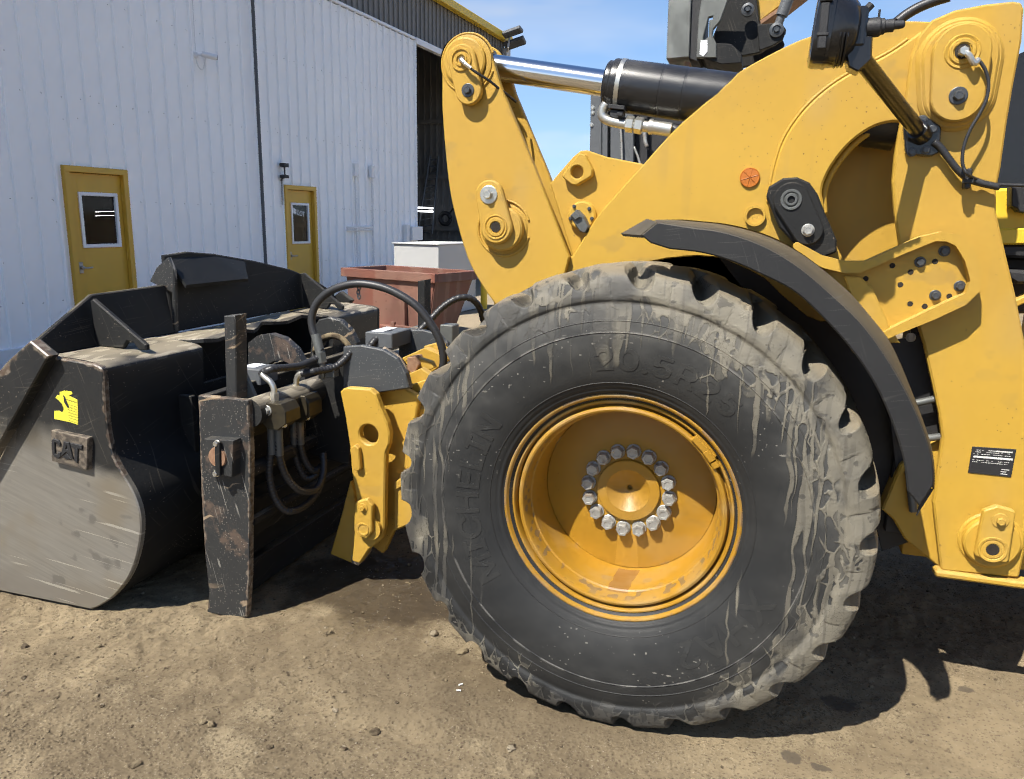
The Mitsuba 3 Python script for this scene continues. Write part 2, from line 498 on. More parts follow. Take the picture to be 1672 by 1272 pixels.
def tyre_masks(p):
    x, z = p.x, p.z - 0.735
    r = dr.sqrt(x * x + z * z)
    ct = x / dr.maximum(r, 1e-4)
    st = z / dr.maximum(r, 1e-4)
    n1 = fbm(p.x * 5, p.y * 4, p.z * 5, 3)
    n2 = fbm(p.x * 17, p.y * 10, p.z * 17, 3)
    n3 = fbm(p.x * 60, p.y * 40, p.z * 60, 2)
    right = smoothstep(-0.4, 0.9, ct + 0.35 * st)
    wx = 0.020 * noise(p.z * 11, p.x * 14) + 0.010 * noise(p.z * 34, p.x * 40)
    # how much of the wall the dried slurry covers: all of it on the lugs, a net of runs and flakes below them
    lim = 0.694 - 0.072 * right
    w = r + 0.17 * (n1 - 0.5) + 0.10 * (n2 - 0.5) + 0.03 * (n3 - 0.5)
    cover = smoothstep(lim - 0.085, lim + 0.070, w) * (1 - 0.45 * smoothstep(-0.30, -0.60, z) * smoothstep(0.685, 0.66, r))
    d1, d2, hh = voronoi((p.x + wx) * 30 + 0.9 * n2, p.z * 12 + 1.3 * n1)
    e1, e2, gg = voronoi((p.x + wx) * 62 + 0.9 * n2 + 7, p.z * 27 + 0.8 * n3 + 3)
    cell = smoothstep(-0.04, 0.04, cover * 1.15 - 0.15 - hh + 0.25 * (n3 - 0.5))
    small = smoothstep(-0.04, 0.04, cover * 1.15 - 0.22 - gg + 0.25 * (n3 - 0.5))
    wire = smoothstep(0.03 + 0.20 * cover, 0.015 + 0.13 * cover, d2 - d1) * smoothstep(0.06, 0.28, cover + 0.25 * (n2 - 0.5))
    # single thin runs straight down from the net
    run = noise((p.x + 0.7 * wx) * 110, p.z * 3.6, 8.8) - 0.10 * noise(p.x * 9, p.z * 4, 6.0)
    zone = smoothstep(lim - 0.27 - 0.06 * right, lim - 0.03, r + 0.18 * (n1 - 0.5)) * smoothstep(-0.60, -0.25, z + 0.2 * (n1 - 0.5))
    run3 = noise((p.x + wx) * 48, p.z * 2.2, 3.1) - 0.10 * noise(p.x * 7, p.z * 3, 9.0)
    runs = dr.maximum(smoothstep(0.88 - 0.24 * zone, 0.92 - 0.22 * zone, run), 0.8 * smoothstep(0.90 - 0.20 * zone, 0.94 - 0.18 * zone, run3)) * smoothstep(0.05, 0.3, zone)
    solid = smoothstep(0.86, 1.0, cover)
    mud = dr.maximum(dr.maximum(cell * (0.35 + 0.65 * small), solid), dr.maximum(wire * 0.9, runs * 0.8))
    return r, right, mud, n1, n2


def tyre_fn(p, n, uv):
    r, right, mud, n1, n2 = tyre_masks(p)
    x, z = p.x, p.z - 0.735
    film = 0.06 + 0.36 * n1 + 0.55 * smoothstep(0.50, 0.68, r + 0.1 * (n2 - 0.5)) * smoothstep(-0.3, 0.3, z) + 0.28 * right * smoothstep(0.45, 0.62, r) + 0.20 * smoothstep(0.2, 0.7, z)
    rubber = mix((0.010, 0.011, 0.012), (0.082, 0.080, 0.073), dr.clip(film * (0.40 + 0.8 * n2), 0, 1))
    ring = smoothstep(0.006, 0.001, dr.abs(r - 0.565 - 0.004 * n1)) * smoothstep(0.4, 0.6, n2)
    rubber = mix(rubber, (0.20, 0.19, 0.17), ring * 0.5)
    fleck = smoothstep(0.86, 0.92, noise(p.x * 110, p.y * 90, p.z * 110)) * smoothstep(0.6, 0.8, noise(p.x * 7, p.y * 7, p.z * 7 + 4))
    rubber = mix(rubber, (0.3, 0.28, 0.24), fleck * 0.6)
    tone = fbm(p.x * 11, p.y * 9, p.z * 7 + 2, 3)
    dry = mix((0.070, 0.067, 0.060), (0.190, 0.172, 0.132), smoothstep(0.3, 0.65, tone + 0.34 * right - 0.14))
    streak = noise((p.x + 0.03 * noise(p.z * 9, p.x * 3)) * 120, p.z * 9, 2.0)
    dry = mix(dry, (0.075, 0.070, 0.060), 0.45 * smoothstep(0.55, 0.85, streak))
    cd1, cd2, _ = voronoi(p.x * 75 + 1.5 * n1, p.z * 60 + 1.5 * n2)
    dry = mix(dry, (0.060, 0.056, 0.048), 0.6 * smoothstep(0.06, 0.02, cd2 - cd1) * smoothstep(0.45, 0.62, noise(p.x * 8, p.z * 8, 4.0)))
    dry = mix(dry, (0.05, 0.048, 0.044), 0.6 * smoothstep(0.66, 0.74, fbm(p.x * 38, p.y * 30, p.z * 38, 3)))
    sand = smoothstep(0.45, 0.9, n.z) * smoothstep(0.70, 0.74, r)
    dry = mix(dry, (0.19, 0.158, 0.108), sand)
    return mix(rubber, dry, mud)


def tyre_bump(p, n, uv):
    r, right, mud, n1, n2 = tyre_masks(p)
    return 0.0016 * mud + 0.0010 * n2 + 0.0012 * mud * noise(p.x * 190, p.y * 190, p.z * 190) + 0.0016 * mud * fbm(p.x * 55, p.y * 45, p.z * 55, 2)


mat("letter_rubber", pr(col(lambda p, n, uv: mix(tyre_fn(p, n, uv), (0.085, 0.083, 0.075), 0.08)), 0.55, spec=0.35))
mat("tyre_rubber", pr(col(tyre_fn), 0.62, spec=0.35), tyre_bump, 1.0, 8e-4)


WET = [(-1.183, 0.553), (-1.417, 0.394), (-1.026, 0.534)]


def dirt_fn(p, n, uv):
    a = fbm(p.x * 1.1 + 3, p.y * 1.1, 0.5, 4)
    b = fbm(p.x * 5.5, p.y * 5.5, 2.5, 4)
    c = fbm(p.x * 45, p.y * 45, 7.5, 3)
    col = mix((0.295, 0.232, 0.142), (0.155, 0.118, 0.072), smoothstep(0.36, 0.64, 0.55 * a + 0.45 * b))
    col = mix(col, (0.33, 0.265, 0.165), smoothstep(0.52, 0.72, b + 0.25 * (c - 0.5)) * 0.7)
    g = noise(p.x * 210, p.y * 210, 4.0)
    col = mix(col, (0.085, 0.062, 0.038), smoothstep(0.52, 0.72, 0.55 * c + 0.25 * b + 0.2 * g) * 0.75)
    col = mix(col, (0.36, 0.30, 0.20), smoothstep(0.74, 0.9, g) * smoothstep(0.45, 0.6, c) * 0.6)
    d, _, h = voronoi(p.x * 70, p.y * 70)
    col = mix(col, mix((0.36, 0.30, 0.21), (0.09, 0.066, 0.045), smoothstep(0.35, 0.55, h)), dr.select((d < 0.10 + 0.2 * h) & (h > 0.3), 0.45, 0.0))
    # trodden darker strip in front of the tyre, damp patch under the coupler, two oil drops at the right
    packed = smoothstep(0.62, 0.25, dr.sqrt(dr.square((p.x + 0.55) / 1.5) + dr.square((p.y - 0.10) / 0.55)) + 0.5 * (b - 0.5))
    col = mix(col, (0.110, 0.082, 0.050), packed * 0.55)
    wet = smoothstep(1.12, 0.70, dr.sqrt(dr.square((p.x + 1.10) / 0.55) + dr.square((p.y - 0.66) / 0.34)) + 1.1 * (b - 0.5) + 0.25 * (c - 0.5))
    col = mix(col, (0.050, 0.036, 0.022), wet * 0.8)
    for x, y, s in (((0.577, 0.073)) + (0.028,), ((0.666, 0.060)) + (0.026,), ((0.746, 0.440)) + (0.05,), ((1.198, 0.683)) + (0.022,)):
        q = dr.sqrt(dr.square((p.x - x) / 1.25) + dr.square(p.y - y)) / s + 1.2 * (c - 0.5)
        col = mix(col, (0.085, 0.070, 0.052), smoothstep(1.1, 0.8, q) * 0.75)
    col = col * 0.84
    far = smoothstep(6.0, 9.0, p.y) * smoothstep(-2.0, -3.0, p.x)
    return mix(col, (0.27, 0.22, 0.155), far * 0.7)


def dirt_rough(p, n, uv):
    b = fbm(p.x * 5.5, p.y * 5.5, 2.5, 4)
    wet = smoothstep(1.0, 0.8, dr.sqrt(dr.square((p.x + 1.05) / 0.62) + dr.square((p.y - 0.62) / 0.40)) + 1.1 * (b - 0.5))
    return 0.95 - 0.62 * wet


def dirt_bump(p, n, uv):
    d, _, h = voronoi(p.x * 70, p.y * 70)
    d2, _, h2 = voronoi(p.x * 150, p.y * 150)
    return 0.0095 * fbm(p.x * 55, p.y * 55, 1.0, 4) + 0.0042 * h * smoothstep(0.5, 0.1, d) + 0.0012 * h2 * smoothstep(0.5, 0.1, d2)


mat("dirt", pr(col(dirt_fn), mikit.proc(dirt_rough), spec=0.25), dirt_bump, 1.0, 1e-3)


def stone_fn(p, n, uv):
    k = noise(p.x * 33, p.y * 33, 5.0)
    return mix(mix((0.20, 0.158, 0.097), (0.085, 0.065, 0.041), smoothstep(0.35, 0.6, k)), (0.24, 0.20, 0.14), smoothstep(0.72, 0.8, k))


mat("stone", pr(col(stone_fn), 0.95, spec=0.2))


def wall_fn(p, n, uv):
    v = fbm(p.y * 0.6, p.z * 0.35, p.x, 3)
    c = mix((0.87, 0.875, 0.87), (0.81, 0.815, 0.815), smoothstep(0.3, 0.8, v))
    c = mix(c, (0.50, 0.46, 0.40), 0.35 * smoothstep(0.7, -0.3, p.z + 0.8 * v) * smoothstep(0.35, 0.65, noise(p.y * 7, p.z * 1.5, 4.0)))
    d, _, h = voronoi(p.y * 3.1, p.z * 3.1)
    return mix(c, (0.25, 0.23, 0.2), dr.select((d < 0.025) & (h > 0.88), 0.7, 0.0))


mat("white_siding", pr(mikit.proc(wall_fn), 0.5, spec=0.3))


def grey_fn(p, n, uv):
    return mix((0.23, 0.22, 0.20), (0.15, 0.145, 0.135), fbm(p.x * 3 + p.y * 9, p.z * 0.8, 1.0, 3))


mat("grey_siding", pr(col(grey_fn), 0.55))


def red_fn(p, n, uv):
    k = fbm(p.x * 3, p.y * 3, p.z * 3, 4)
    c = mix((0.195, 0.072, 0.048), (0.165, 0.080, 0.060), smoothstep(0.3, 0.7, k))
    s = noise(p.x * 11 + p.y * 11, p.z * 1.6, 3.0)
    c = mix(c, (0.25, 0.145, 0.105), 0.6 * smoothstep(0.55, 0.8, s))
    d, _, h = voronoi((p.x + p.y) * 9, p.z * 9)
    return mix(c, (0.16, 0.08, 0.055), dr.maximum(smoothstep(0.6, 0.72, k) * 0.6, dr.select((d < 0.12) & (h > 0.7), 0.6, 0.0)))


mat("red_paint", pr(col(red_fn), 0.6))


def plastic_fn(p, n, uv):
    c = mix((0.012, 0.0125, 0.0135), (0.020, 0.020, 0.020), fbm(p.x * 6, p.y * 6, p.z * 6, 3))
    dust = smoothstep(0.10, 0.5, n.z) * (0.35 + 0.5 * fbm(p.x * 5 + p.z * 4, p.y * 22, p.z * 5, 3))
    c = mix(c, (0.105, 0.086, 0.056), dr.clip(dust, 0, 0.85))
    return mix(c, (0.10, 0.095, 0.085), 0.3 * scratch(p, 1.2))


mat("fender_plastic", pr(col(plastic_fn), 0.55), wave, 0.0012)
mat("gloss_black", pr((0.012, 0.012, 0.013), 0.16))


def barrel_fn(p, n, uv):
    c = mix((0.016, 0.016, 0.017), (0.05, 0.048, 0.044), smoothstep(0.35, 0.75, fbm(p.x * 9, p.y * 9, p.z * 9, 3)) * smoothstep(0.0, 0.8, n.z))
    return c


mat("barrel_paint", pr(col(barrel_fn), 0.30, spec=0.6), lambda p, n, uv: fbm(p.x * 45, p.y * 45, p.z * 45, 2) * smoothstep(0.45, 0.6, noise(p.x * 8, p.y * 8, p.z * 8)), 0.0016)
mat("hose_rubber", pr((0.022, 0.022, 0.023), 0.45))
mat("chrome", pr((0.80, 0.80, 0.80), 0.13, 1.0))
mat("zinc", pr((0.62, 0.60, 0.53), 0.36, 0.9))
mat("bolt_steel", pr(col(lambda p, n, uv: mix(mix((0.46, 0.46, 0.43), (0.34, 0.33, 0.30), noise(p.x * 60, p.y * 60, p.z * 60)), (0.22, 0.14, 0.08), 0.55 * smoothstep(0.62, 0.78, fbm(p.x * 24, p.y * 24, p.z * 24, 3)))), 0.46, 0.5))
mat("dark_bolt", pr((0.075, 0.08, 0.085), 0.4, 0.5))
mat("dark_hole", pr((0.02, 0.015, 0.01), 0.9))
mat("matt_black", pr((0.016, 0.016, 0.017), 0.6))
mat("brass", pr(col(lambda p, n, uv: mix((0.075, 0.060, 0.032), (0.035, 0.031, 0.025), fbm(p.x * 30, p.y * 30, p.z * 30, 3))), 0.45, 0.5))
mat("door_paint", pr(col(lambda p, n, uv: mix((0.64, 0.385, 0.036), (0.56, 0.335, 0.042), fbm(p.y * 5, p.z * 2.5, 1.0, 3))), 0.42))
mat("bright_yellow", pr((0.66, 0.45, 0.03), 0.45))
mat("trim_white", pr((0.68, 0.69, 0.70), 0.4))
mat("cabinet_paint", pr((0.40, 0.40, 0.39), 0.4))
mat("mast_grey", pr((0.085, 0.09, 0.095), 0.45))
mat("emblem_steel", pr(col(lambda p, n, uv: mix((0.20, 0.165, 0.125), (0.09, 0.075, 0.06), smoothstep(0.35, 0.65, fbm(p.x * 60, p.y * 60, p.z * 60, 3)))), 0.55, 0.3))
mat("window_glass", pr((0.03, 0.032, 0.035), 0.06, spec=0.6))
mat("orange_lens", pr((0.40, 0.125, 0.018), 0.25))
mat("plate_grey", pr(col(lambda p, n, uv: mix((0.20, 0.21, 0.195), (0.12, 0.125, 0.115), smoothstep(0.35, 0.7, fbm(p.x * 5, p.y * 5, p.z * 3, 4)))), 0.5, 0.2))
mat("decal_black", pr((0.022, 0.022, 0.024), 0.35))
mat("decal_white", pr((0.55, 0.55, 0.52), 0.5))
mat("sticker_yellow", pr((0.62, 0.54, 0.05), 0.5))
mat("rust", pr(col(lambda p, n, uv: mix((0.20, 0.10, 0.055), (0.33, 0.20, 0.12), fbm(p.x * 50, p.y * 50, p.z * 50, 3))), 0.8))


def carriage_fn(p, n, uv):
    c = mix((0.08, 0.086, 0.085), (0.16, 0.164, 0.152), fbm(p.x * 4, p.y * 4, p.z * 4, 4))
    return mix(c, (0.30, 0.22, 0.15), smoothstep(0.62, 0.75, fbm(p.x * 11, p.y * 11, p.z * 11, 3)) * 0.6)


mat("scuffed_steel", pr(col(carriage_fn), 0.5, 0.3))
scene["tube_light"] = {"type": "diffuse", "reflectance": {"type": "rgb", "value": [0.8, 0.8, 0.8]}}
# ------------------------------------------------------------------ ground
def build_ground():
    def axis(lo, hi, step, far):
        a = list(np.arange(lo, hi, step))
        d, x = step, hi
        while x < far:
            a.append(x)
            d *= 1.13
            x += d
        d, x = step, lo - step
        while x > -far:
            a.insert(0, x)
            d *= 1.13
            x -= d
        return np.array(a)
    xs, ys = axis(-2.9, 1.9, 0.0095, 420), axis(-1.1, 1.7, 0.0095, 420)
    X, Y = np.meshgrid(xs, ys, indexing="ij")
    p = np.stack([X, Y, np.zeros_like(X)], -1)
    z = 0.050 * (meshkit.fbm(p * 0.55, 3, 1) - 0.5) + 0.034 * (meshkit.fbm(p * 2.6, 3, 2) - 0.5) + 0.020 * (meshkit.fbm(p * 9.0, 3, 5) - 0.5)
    rough = meshkit.noise(p * 1.7, 4)
    z += (0.006 + 0.020 * rough) * (meshkit.fbm(p * 26.0, 3, 7) - 0.45)
    near = np.clip((8 - np.hypot(X, Y)) / 5, 0, 1)
    z = z * near
    z -= 0.012
    # the yard falls a little towards the building; a soft hollow under the tyre, ridges beside it
    z -= 0.30 * np.clip((-4.3 - X) / 3.0, 0, 1) * np.clip((9 - Y) / 4, 0, 1)
    rr = np.hypot((X - 0.05) / 0.5, (Y - 0.27) / 0.36)
    z = z * np.clip(rr - 0.4, 0, 1) - 0.016 * np.exp(-rr**2 * 1.2) + 0.010 * np.exp(-((rr - 1.5) / 0.35) ** 2) * meshkit.noise(p * 9, 9)
    trk = (Y + 0.28 + 0.10 * X) / 0.17
    z += near * (-0.012 * np.exp(-trk**2) + 0.012 * np.exp(-((np.abs(trk) - 1.5) / 0.45) ** 2) * meshkit.noise(p * 11, 13))
    lug = np.sin((X * 34 + np.abs(Y + 0.28 + 0.1 * X) * 40)) > 0.25
    z += near * 0.006 * lug * np.exp(-trk**2) * (meshkit.noise(p * 1.3, 17) > 0.42) * np.clip(-X + 0.6, 0, 1)
    n, m = X.shape
    i, j = np.meshgrid(np.arange(n - 1), np.arange(m - 1), indexing="ij")
    q = np.stack([i * m + j, (i + 1) * m + j, (i + 1) * m + j + 1, i * m + j + 1], -1).reshape(-1, 4)
    add("ground", (np.stack([X, Y, z], -1).reshape(-1, 3), q), "dirt", smooth=True, kind="structure")
    from scipy.interpolate import RegularGridInterpolator
    return RegularGridInterpolator((xs, ys), z)


GZ = build_ground()


def clod(r, g, flat=0.6):
    m = trimesh.creation.icosphere(subdivisions=1 if r > 0.009 else 0, radius=1.0)
    v = np.array(m.vertices)
    v *= (0.72 + 0.5 * g.random(len(v)))[:, None] * np.array([1 + 0.4 * g.random(), 0.8 + 0.3 * g.random(), flat]) * r
    a = g.random() * 6.28
    c, s = math.cos(a), math.sin(a)
    v[:, :2] = v[:, :2] @ np.array([[c, s], [-s, c]])
    return v, np.array(m.faces)


def build_gravel():
    V, F, base = [], [], 0
    n = 28000
    x, y = rng.uniform(-3.0, 1.9, n), rng.uniform(-1.0, 1.9, n) ** 1.0
    dens = meshkit.fbm(np.stack([x * 2.2, y * 2.2, x * 0], -1), 3, 11)
    keep = rng.random(n) < np.clip((dens - 0.30) * 2.4, 0.06, 1)
    x, y = x[keep], y[keep]
    r = 0.0019 * (1 - rng.random(len(x)) * 0.985) ** -0.40
    r = np.minimum(r, 0.011)
    z = GZ(np.stack([x, y], 1))
    for a, b, c, q in zip(x, y, z, r):
        v, f = clod(q, rng)
        V.append(v + [a, b, c + 0.25 * q])
        F.append(f + base)
        base += len(v)
    add("gravel", (np.vstack(V), np.vstack(F)), "stone", kind="stuff", label="loose grit and small stones scattered over the bare ground", category="gravel")


build_gravel()
for qx, qy, rr in [(-1.212, -0.393) + (0.015,), (-0.707, -0.234) + (0.016,), (-1.305, -0.620) + (0.014,), (-0.979, -0.413) + (0.011,), (-0.605, 0.284) + (0.018,), (-0.758, 0.363) + (0.017,), (-1.139, 0.213) + (0.012,),
                   (-0.261, -0.174) + (0.014,), (-1.246, -0.395) + (0.010,), (-2.187, -0.233) + (0.013,), (-0.760, -0.344) + (0.011,), (-1.932, -0.138) + (0.012,)]:
    v, f = clod(rr, rng, 0.7)
    add("dirt_clod", (v + [qx, qy, float(GZ((qx, qy))) + rr * 0.3], f), "stone", label="walnut sized dirt clod lying on the bare tan ground", category="clod", group="larger clods lying on the bare ground")
for (qx, qy), a, lb in (((-0.520, 0.032), 0.25, "small cream paper scrap on the dirt left of the tyre, nearer one"), ((-0.527, 0.068), 0.9, "small cream paper scrap on the dirt left of the tyre, farther one")):
    m = cyl((-0.008, 0, 0), (0.008, 0, 0), 0.003, 10)
    add("paper_scrap", move(m, (qx, qy, float(GZ((qx, qy))) + 0.004), a), "decal_white", label=lb, category="litter", group="paper scraps on the dirt")

# ------------------------------------------------------------------ wheel loader: wheels
AX = 0.735
PROF = np.array([(0.085, 0.345), (0.070, 0.352), (0.060, 0.362), (0.052, 0.376), (0.043, 0.383), (0.040, 0.392), (0.034, 0.400), (0.018, 0.435), (0.006, 0.480), (0.001, 0.520), (0.000, 0.560), (0.004, 0.595),
                 (0.012, 0.628), (0.018, 0.645), (0.0195, 0.652), (0.016, 0.660), (0.018, 0.672), (0.023, 0.694), (0.030, 0.715), (0.040, 0.731), (0.058, 0.743), (0.10, 0.751), (0.20, 0.756), (0.27, 0.757)])


def side_y(r):
    return np.interp(r, PROF[:17, 1], PROF[:17, 0])


def tyre_mesh(nt, fine=True):
    s = np.r_[0, np.cumsum(np.hypot(*np.diff(PROF, axis=0).T))]
    t = np.arange(0, s[-1], 0.0042 if fine else 0.02)
    half = spline(PROF, 10)
    hs = np.r_[0, np.cumsum(np.hypot(*np.diff(half, axis=0).T))]
    t = np.linspace(0, hs[-1], len(t))
    yh, rh = np.interp(t, hs, half[:, 0]), np.interp(t, hs, half[:, 1])
    y = np.r_[yh, 0.54 - yh[-2::-1]]
    r = np.r_[rh, rh[-2::-1]]
    th = np.arange(nt) / nt * 2 * np.pi
    TH, Yg = np.meshgrid(th, y, indexing="xy")
    R = np.repeat(r[:, None], nt, 1)
    pitch = 2 * np.pi / 25
    near = Yg < 0.27
    d = np.where(near, Yg, 0.54 - Yg)
    g0 = np.radians(0.9) + np.where(near, 0, pitch / 2)
    pts = np.stack([np.cos(TH) * R * 6, Yg * 6, np.sin(TH) * R * 6], -1)
    wob = (meshkit.fbm(pts, 3, 21) - 0.5)
    k = np.round((TH - g0) / pitch)
    jit = np.sin(k * 12.9898) * 43758.5453
    jit = jit - np.floor(jit)
    slant = -0.010 * (0.745 - R) / 0.05 * np.clip(1 - d / 0.08, 0, 1) + 0.25 * np.maximum(d - 0.06, 0)
    off = (TH - g0) - k * pitch
    off = (off - slant + 0.012 * wob + 0.010 * (jit - 0.5))
    off = (off + pitch / 2) % pitch - pitch / 2
    arc = off * R + 0.010 * np.clip((0.735 - R) / 0.045, -0.4, 1)
    wid = 0.040 * np.clip(1.15 - d / 0.30, 0.3, 1) * (0.85 + 0.3 * jit)
    floor = 0.690 + 0.034 * np.clip((d - 0.12) / 0.14, 0, 1)
    u = np.abs(arc) / wid
    bowl = floor + 0.062 * (1 - np.sqrt(np.maximum(1 - np.minimum(u, 1) ** 2.4, 0)))
    lug_top = 0.757 + 0.006 * (jit - 0.5) + 0.014 * wob - 0.016 * np.clip(1 - (np.abs(arc) - wid) / 0.030, 0, 1) ** 2
    lug_top = lug_top - 0.016 * np.clip(1 - (arc - wid) / 0.060, 0, 1) ** 1.6 * (arc > wid) * np.clip(1 - d / 0.2, 0, 1)
    cut = np.where(u < 1, np.minimum(bowl, lug_top), lug_top)
    R2 = np.minimum(R, cut)
    m = np.clip((R - R2) / 0.02, 0, 1)
    # the blocks stand a little proud of the wall, slightly scalloped between
    blk = np.clip((R - 0.655) / 0.02, 0, 1) * np.clip(1 - d / 0.07, 0, 1)
    bulge = 0.010 * blk * np.clip(1 - (np.abs(arc) / 0.075 - 0.45), 0, 1) * -1 + 0.010 * blk * m
    chip = np.clip(meshkit.fbm(pts * 3.5, 3, 33) - 0.64, 0, 1) * 0.035 * np.clip((R - 0.70) / 0.03, 0, 1)
    sgn = np.where(near, 1, -1)
    Y2 = Yg + sgn * (bulge + 0.004 * wob * np.clip((R - 0.64) / 0.05, 0, 1) + chip * 0.6)
    R2 = R2 - chip
    # tread squashed where it carries the machine
    X, Z = np.cos(TH) * R2, np.sin(TH) * R2
    low = np.clip((-Z - 0.66) / 0.09, 0, 1)
    Z = np.maximum(Z, -0.742)
    V = np.stack([X, Y2 - sgn * 0.004 * low, AX + Z], -1).reshape(-1, 3)
    n, c = len(y), nt
    i, j = np.meshgrid(np.arange(n - 1), np.arange(c), indexing="ij")
    q = np.stack([i * c + j, i * c + (j + 1) % c, (i + 1) * c + (j + 1) % c, (i + 1) * c + j], -1).reshape(-1, 4)[:, ::-1]
    return V, q


W = "wheel_loader__wheel"
add(W + "__tyre", tyre_mesh(2200), "tyre_rubber", smooth=True, label="worn tyre with dried mud on its lugs")
RIM = [(0.350, 0.092), (0.3735, 0.082), (0.3745, 0.060), (0.3725, 0.0535), (0.3685, 0.0515), (0.3645, 0.0530), (0.3600, 0.0600), (0.3560, 0.0680), (0.3520, 0.0700)]
RING = [(0.3505, 0.0740), (0.3480, 0.0690), (0.3435, 0.0690), (0.3395, 0.0740), (0.3370, 0.0880), (0.3350, 0.1000)]
BASE = [(0.3350, 0.1020), (0.3310, 0.1020), (0.3300, 0.0800), (0.3270, 0.0720), (0.3200, 0.0690), (0.3150, 0.0710), (0.3105, 0.0790), (0.3070, 0.1000), (0.3030, 0.1250), (0.3010, 0.1270), (0.2985, 0.1300), (0.2930, 0.1800), (0.2890, 0.2480), (0.2880, 0.284)]
DISC = [(0.2875, 0.2800), (0.2860, 0.2760), (0.2600, 0.2730), (0.1900, 0.2640), (0.1700, 0.2620), (0.1060, 0.2620)]
HUB = [(0.1060, 0.2640), (0.1050, 0.2500), (0.1030, 0.2480), (0.0730, 0.2480), (0.0720, 0.2490), (0.0350, 0.2760), (0.0120, 0.2820), (0.0090, 0.2850), (0.0080, 0.3050), (0.0, 0.3050)]
for nm, prof in (("rim", RIM), ("rim_base", BASE), ("disc", DISC), ("hub", HUB)):
    add(f"{W}__{nm}", lathe_y(prof, 0, AX, 160), "rim_paint", smooth=30)
rg = lathe_y(RING, 0, AX, 200)
# the lock ring is split: its two ends meet at the upper right
c = np.array(rg.triangles_center)
aa = np.degrees(np.arctan2(c[:, 2] - AX, c[:, 0]))
rg.update_faces(~((aa > 33) & (aa < 36)))
add(f"{W}__lock_ring", rg, "rim_paint", smooth=30)
a0 = math.radians(38)
tabs = []
for da, w, y0 in ((0, 0.030, 0.058), (7.5, 0.045, 0.060), (-5.5, 0.018, 0.062)):
    t = math.radians(38 + da)
    b_ = box(-w, w, y0, 0.085, -0.011, 0.011, 0.003)
    v = np.array(b_.vertices)
    u, k = np.array([-math.sin(t), math.cos(t)]), np.array([math.cos(t), math.sin(t)])
    b_.vertices = np.stack([0.333 * k[0] + v[:, 0] * 0.62 * u[0] + v[:, 2] * k[0], v[:, 1], AX + 0.333 * k[1] + v[:, 0] * 0.62 * u[1] + v[:, 2] * k[1]], 1)
    tabs.append(b_)
add(f"{W}__ring_stop", tabs, "rim_paint", smooth=30)
for k in range(16):
    t = math.radians(-4.5 + k * 22.5)
    add(f"{W}__lug_nut", hexbolt(0.137 * math.cos(t), AX + 0.137 * math.sin(t), 0.262, 0.0222, 0.027, 1.12, ang=k * 0.7), "bolt_steel", smooth=20)


def arc_text(txt, r, start, height, depth=0.003, bold=True, stretch=1.0):
    """Raised letters on the tyre wall, read clockwise, tops outwards, beginning at the angle start (degrees from +X, counter-clockwise)."""
    m = meshkit.text_mesh(txt, height, depth, bold)
    v, f = trimesh.remesh.subdivide_to_size(np.array(m.vertices), np.array(m.faces), 0.03)
    a = math.radians(start) - v[:, 0] * stretch / r
    R = r + v[:, 1]
    V = np.stack([R * np.cos(a), side_y(R) - v[:, 2] + 0.001, AX + R * np.sin(a)], 1)
    return V, f


for txt, r, st, h, sx in (("20.5R25", 0.455, 101, 0.062, 1.22), ("MICHELIN", 0.448, 216, 0.070, 1.12), ("XHA2", 0.448, -22, 0.078, 1.12), ("MICHELIN", 0.402, 22.5, 0.016, 1.2), ("RADIAL  X", 0.402, 44, 0.012, 1.2), ("TUBELESS", 0.405, 262, 0.014, 1.3)):
    v, f = arc_text(txt, r, st, h, 0.0034 if h > 0.03 else 0.0012, h > 0.03, sx)
    add(f"{W}__lettering", (v, f), "letter_rubber", smooth=False)
# moulded beads and small blocks round the wall
beads = [lathe_y([(rr - 0.0028, side_y(rr - 0.0028) + 0.0004), (rr, side_y(rr) - hh), (rr + 0.0028, side_y(rr + 0.0028) + 0.0004)], 0, AX, 220) for rr, hh in ((0.412, 0.0022), (0.566, 0.003), (0.600, 0.002))]
add(f"{W}__wall_bead", beads, "tyre_rubber", smooth=40)

lowt = tyre_mesh(420, False)
LOW = mikit.ply(lowt, "tyre_rubber", smooth=True)
LOWR = mikit.ply(trimesh.util.concatenate([lathe_y(p_, 0, AX, 40) for p_ in (RIM, RING, BASE, DISC, HUB)]), "rim_paint", smooth=30)
TRACK = 2.42
for dx, dy, flip in ((0, TRACK, -1), (3.05, 0, 1), (3.05, TRACK, -1)):
    k = key(W + "__tyre").replace("__tyre", "")
    n = 1
    while f"{W}_{n:03d}__tyre" in scene:
        n += 1
    for nm, d in (("tyre", LOW), ("rim", LOWR)):
        scene[f"{W}_{n:03d}__{nm}"] = {**d, "to_world": T().translate([dx, dy, 0]).scale([1, flip, 1])}
L = "wheel_loader"
tag(L, "large yellow wheel loader with a big muddy tyre and black fender", "wheel loader")
# ------------------------------------------------------------------ wheel loader: frame, arms, linkage
def resample(P, n):
    P = np.asarray(P, float)
    s = np.r_[0, np.cumsum(np.linalg.norm(np.diff(P, axis=0), axis=1))]
    t = np.linspace(0, s[-1], n)
    return np.stack([np.interp(t, s, P[:, k]) for k in range(P.shape[1])], 1)


YP = "yellow_paint"
